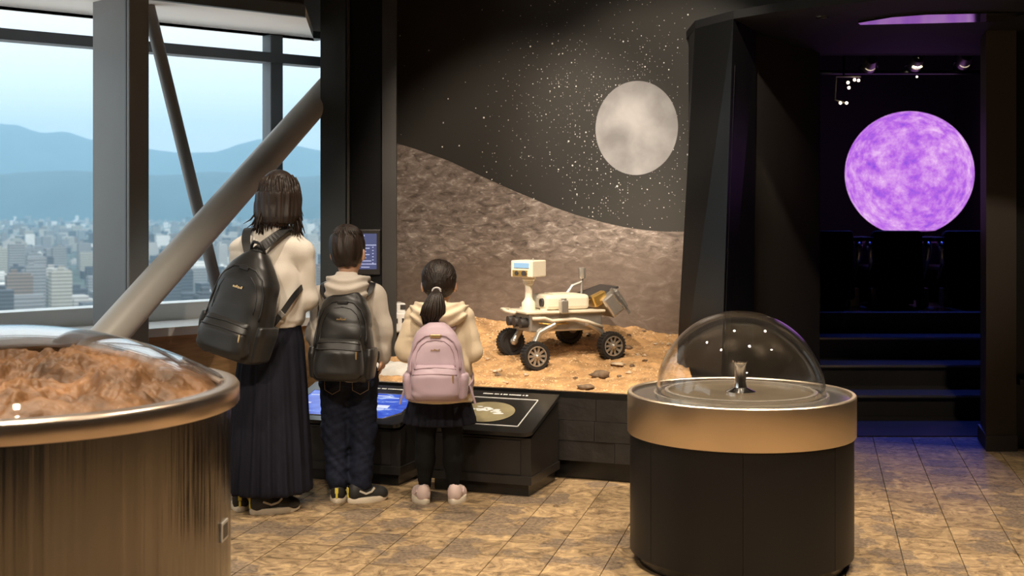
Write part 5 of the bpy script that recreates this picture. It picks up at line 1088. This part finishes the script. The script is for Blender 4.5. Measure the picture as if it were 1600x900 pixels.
for s in (-1, 1):
    ax_ = -.050 if s < 0 else .062
    P += [Cn((s*.062, 0, .60), (s*.068, .01, .34), .080, .064, .03), Cn((s*.068, .01, .34), (ax_, -.02, .10), .062, .054, .03)]
P += [Lo([(.56, 0, 0, .13, .10), (.66, 0, 0, .12, .095)], .03)]
def dj(x, y, z): return .0028*np.clip((.55-z)/.25, .15, 1)*np.sin(88*z+60*x+2.2*np.sin(40*x+15*z+20*y))+.0016*np.sin(150*z-70*x+2*np.sin(30*z))
jn = sdf_obj('jeans', P, M_JEAN, bo, .0055, dj)
for s in (-1, 1): B().tube([(s*.028, -.100, .60), (s*.030, -.103, .545), (s*.066, -.098, .525), (s*.104, -.083, .545), (s*.106, -.080, .60)], .0016, 5).build('pocket_stitching', mat('stitch_tan', (.25, .18, .10), .7), jn)
shoe(bo, (-.048, -.075), PI/2-.03, .205, .078, .078, M_SHB, M_SOLE, M_YEL, M_SOCK, M_WHT); shoe(bo, (.004, -.062), .50, .205, .078, .078, M_SHB, M_SOLE, M_YEL, M_SOCK, M_WHT)
hc = Vector(HCb)
def hcut(x, y, z): return .0022*np.sin(150*x+40*z+3*np.sin(30*y))+.0016*np.sin(110*y+70*x)
cap_ = [El((hc.x-.004, hc.y-.008, hc.z+.022), (.0865, .102, .100), .02), El((hc.x-.002, hc.y-.035, hc.z-.025), (.074, .070, .062), .03), El((hc.x+math.sin(.35)*.125, hc.y+.125, hc.z-.045), (.090, .095, .075), .012, -1), El((hc.x-.112, hc.y+.010, hc.z-.052), (.040, .150, .058), .006, -1), El((hc.x+.108, hc.y+.0, hc.z-.052), (.040, .150, .058), .008, -1), El((hc.x, hc.y-.06, hc.z-.125), (.10, .08, .048), .008, -1)]
hb_ = sdf_obj('hair', cap_, M_HAIR, bo, .0045, hcut)
L_k = []; rn = random.Random(3)
for k in range(230):
    th = rn.uniform(0, 2*PI); ph0 = rn.uniform(.02, .5); ln = rn.uniform(.35, .75); pts = []
    for i in range(5):
        ph = ph0+ln*i/4; t_ = th+.25*i/4; pts.append((hc.x-.004+.0885*math.sin(ph)*math.cos(t_), hc.y-.008+.104*math.sin(ph)*math.sin(t_), hc.z+.022+.102*math.cos(ph)+.002*(i == 4)))
    L_k.append((pts, rn.uniform(.003, .0055)))
b = B(); locks(b, L_k, 0); b.build('locks', M_HAIR, hb_, True)
bb = backpack('black backpack worn straight on the boy', (BX-.010, BY-.175, .600), -.10, -.04, .03, .285, .440, .165, M_BPB, M_BPBd, .44, .42, 4, 1, False)
def bl(x, y, z): return (BX+x, BY+y, z)
for s in (-1, 1):
    strap(bb, [bl(s*.055-.02, -.125, .985), bl(s*.098-.004, -.100, 1.005), bl(s*.112, -.050, 1.040), bl(s*.112, .02, 1.044), bl(s*.115, .09, 1.0), bl(s*.118, .115, .88), bl(s*.13, .10, .76), bl(s*.145, -.04, .70), bl(s*.12-.02, -.14, .66)], [(s*.2, -1, .2), (s*.3, -1, .5), (s*.3, -.5, 1), (s*.2, .3, 1), (0, 1, .6), (0, 1, .1), (s*.5, 1, 0), (s, 0, 0), (s, -.5, 0)], .036, M_BPBd)

# ---------------- the girl
GX, GY = (686-800)/FPX*6.3, 6.3
gi = empty('person', (GX, GY, 0), 0, 'small girl with a ponytail in cream hoodie, dark skirt and leggings', 'person')
HCg = (0, .01, 1.052); yg = -.12; sg_ = .93
armg = {s: [(s*.112, 0, .890), (s*.158, -.005, .725), (s*.075, .150, .735)] for s in (-1, 1)}
P = head_prims(HCg, sg_, yg)+[Cn((0, -.012, .89), (0, 0, .99), .040, .040, .03), Lo([(.45, 0, 0, .095, .07), (.7, 0, 0, .09, .07), (.88, 0, 0, .10, .06), (.92, 0, 0, .06, .05)], .04)]
for s in (-1, 1):
    A = armg[s]; P += [Cn((s*.07, 0, .895), A[0], .038, .034, .03), Cn(A[0], A[1], .034, .028, .02), Cn(A[1], A[2], .028, .020, .02)]+hand(A[2], (-s*.35, 1, .1), .78, s, .4)
    P += [Cn((s*.055, 0, .48), (s*.064, .0, .25), .052, .036, .03), Cn((s*.064, 0, .25), (s*.068, -.01, .07), .036, .024, .02), Cn((s*.068, -.01, .05), (s*.068, .06, .035), .023, .018, .02)]
sdf_obj('body', P, M_SKIN, gi, .0052); face_bits(gi, HCg, sg_, yg)
P = [Lo([(.482, .006, 0, .160, .122), (.50, .006, 0, .164, .126), (.60, .004, 0, .156, .122), (.75, 0, 0, .136, .108), (.85, 0, 0, .122, .092), (.905, 0, 0, .085, .074), (.945, 0, .0, .058, .058)], .03, 2.2, fold_s)]
for s in (-1, 1):
    A = armg[s]; P += [Cn((s*.07, 0, .895), A[0], .052, .052, .04), Cn(A[0], A[1], .050, .054, .010), Cn(A[1], A[2], .052, .036, .02)]
P += [Cn((0, 0, .93), (0, .01, 1.02), .044, .055, .006, -1)]
sdf_obj('hoodie', P, M_HOODC, gi, .0055, wrinkle(.0052, .9, 5))
hood(gi, (.0, -.058, .900), .132, .064, M_HOODC, 2, .085)
sdf_obj('skirt', [Lo([(.375, .003, 0, .172, .135), (.40, .003, 0, .170, .134), (.50, .003, 0, .145, .112)], .02, 2, lambda th, z: .05*np.clip((.5-z)/.12, 0, 1)*np.sin(22*th+.8*np.sin(3*th)))], M_SKIRT, gi, .0055)
P = []
for s in (-1, 1): P += [Cn((s*.058, 0, .45), (s*.066, .0, .25), .060, .043, .02), Cn((s*.066, 0, .27), (s*.066, -.008, .20), .043, .046, .02), Cn((s*.066, -.008, .20), (s*.068, -.008, .085), .046, .031, .02)]
sdf_obj('leggings', P, M_LEG, gi, .0055, wrinkle(.0012, 1.6, 7))
shoe(gi, (-.060, -.075), PI/2+.32, .175, .070, .078, M_SHP, M_SOLE, None, None, M_SHP); shoe(gi, (.068, -.075), PI/2-.22, .175, .070, .078, M_SHP, M_SOLE, None, None, M_SHP)
hc = Vector(HCg)
cap_ = [El((hc.x, hc.y-.008, hc.z+.018), (.0835, .098, .090), .02), El((hc.x, hc.y-.040, hc.z-.020), (.070, .062, .056), .03), El((hc.x+.015, hc.y+.125, hc.z-.040), (.085, .095, .075), .012, -1), El((hc.x-.082, hc.y+.01, hc.z-.045), (.026, .032, .036), .008, -1), El((hc.x+.082, hc.y+.01, hc.z-.045), (.026, .032, .036), .008, -1), El((hc.x, hc.y-.05, hc.z-.112), (.10, .08, .040), .008, -1)]
hg = sdf_obj('hair', cap_, M_HAIR, gi, .0045, lambda x, y, z: .0013*np.sin(np.arctan2(x, z-1.02)*46))
tie = Vector((-.006, -.100, 1.022)); L_k = []; rn = random.Random(8)
for k in range(150):
    a = rn.uniform(0, 2*PI); q = math.sqrt(rn.random()); ox, oy = q*math.cos(a), q*math.sin(a); endz = .848+.03*rn.random()+.018*abs(ox)
    pts = [(tie.x+ox*.012, tie.y+oy*.010, tie.z), (tie.x-.004+ox*.030, tie.y-.032+oy*.020, tie.z-.030), (tie.x-.012+ox*.050, tie.y-.046+oy*.026, tie.z-.075), (tie.x-.018+ox*.056, tie.y-.048+oy*.026, tie.z-.115), (tie.x-.024+ox*.044+rn.uniform(-.004, .004), tie.y-.044+oy*.02, endz+.022), (tie.x-.028+ox*.030+rn.uniform(-.006, .006), tie.y-.040+oy*.015, endz-.006)]
    L_k.append((pts, rn.uniform(.006, .0095)))
b = B(); locks(b, L_k, 0); b.build('ponytail', M_HAIR, hg, True)
L_k = []
for k in range(170):                                  # combed back to the tie
    th = rn.uniform(-.15*PI, 1.15*PI) if k % 3 else rn.uniform(0, 2*PI); ph = rn.uniform(.5, 1.45)
    n0 = Vector((math.cos(th)*math.sin(ph), .35*math.sin(th)-.2, math.sin(th)*math.sin(ph)*1.0)).normalized(); n1 = (tie-Vector((hc.x, hc.y-.008, hc.z+.018))); n1 = Vector((n1.x/.0835, n1.y/.098, n1.z/.090)).normalized(); pts = []
    for i in range(6):
        m_ = n0.lerp(n1, i/5).normalized(); pts.append((hc.x+.0848*m_.x, hc.y-.008+.0995*m_.y, hc.z+.018+.0915*m_.z))
    L_k.append((pts, rn.uniform(.003, .005)))
b = B(); locks(b, L_k, 0); b.build('combed_hair', M_HAIR, hg, True)
b = B(); b.tube([(tie.x+.019*math.cos(2*PI*k/14), tie.y-.010+.004*math.sin(2*PI*k/14), tie.z-.004+.014*math.sin(2*PI*k/14)) for k in range(15)], .0055, 8); b.build('hair_tie', mat('tie_grey', (.45, .43, .42), .4), hg, True)
gb_ = backpack('lilac backpack worn by the small girl', (GX-.004, GY-.195, .512), 0, -.04, 0, .272, .362, .145, M_BPL, M_BPLd, .46, .46, 7, 0, False)
def gl_(x, y, z): return (GX+x, GY+y, z)
for s in (-1, 1):
    strap(gb_, [gl_(s*.05, -.105, .815), gl_(s*.072, -.088, .860), gl_(s*.082, -.035, .915), gl_(s*.090, .03, .930), gl_(s*.10, .085, .88), gl_(s*.11, .10, .76), gl_(s*.13, .085, .64), gl_(s*.165, -.02, .585), gl_(s*.135, -.14, .545)], [(s*.2, -1, .2), (s*.3, -1, .5), (s*.3, -.5, 1), (s*.2, .3, 1), (0, 1, .6), (0, 1, .1), (s*.5, 1, 0), (s, 0, 0), (s, -.5, 0)], .034, M_BPLd)
    strap(gb_, [gl_(s*.150, -.12, .575), gl_(s*.165, -.125, .53), gl_(s*.178, -.12, .485)], [(s, -.6, 0)]*3, .014, M_BPL, 'strap_end', .003)
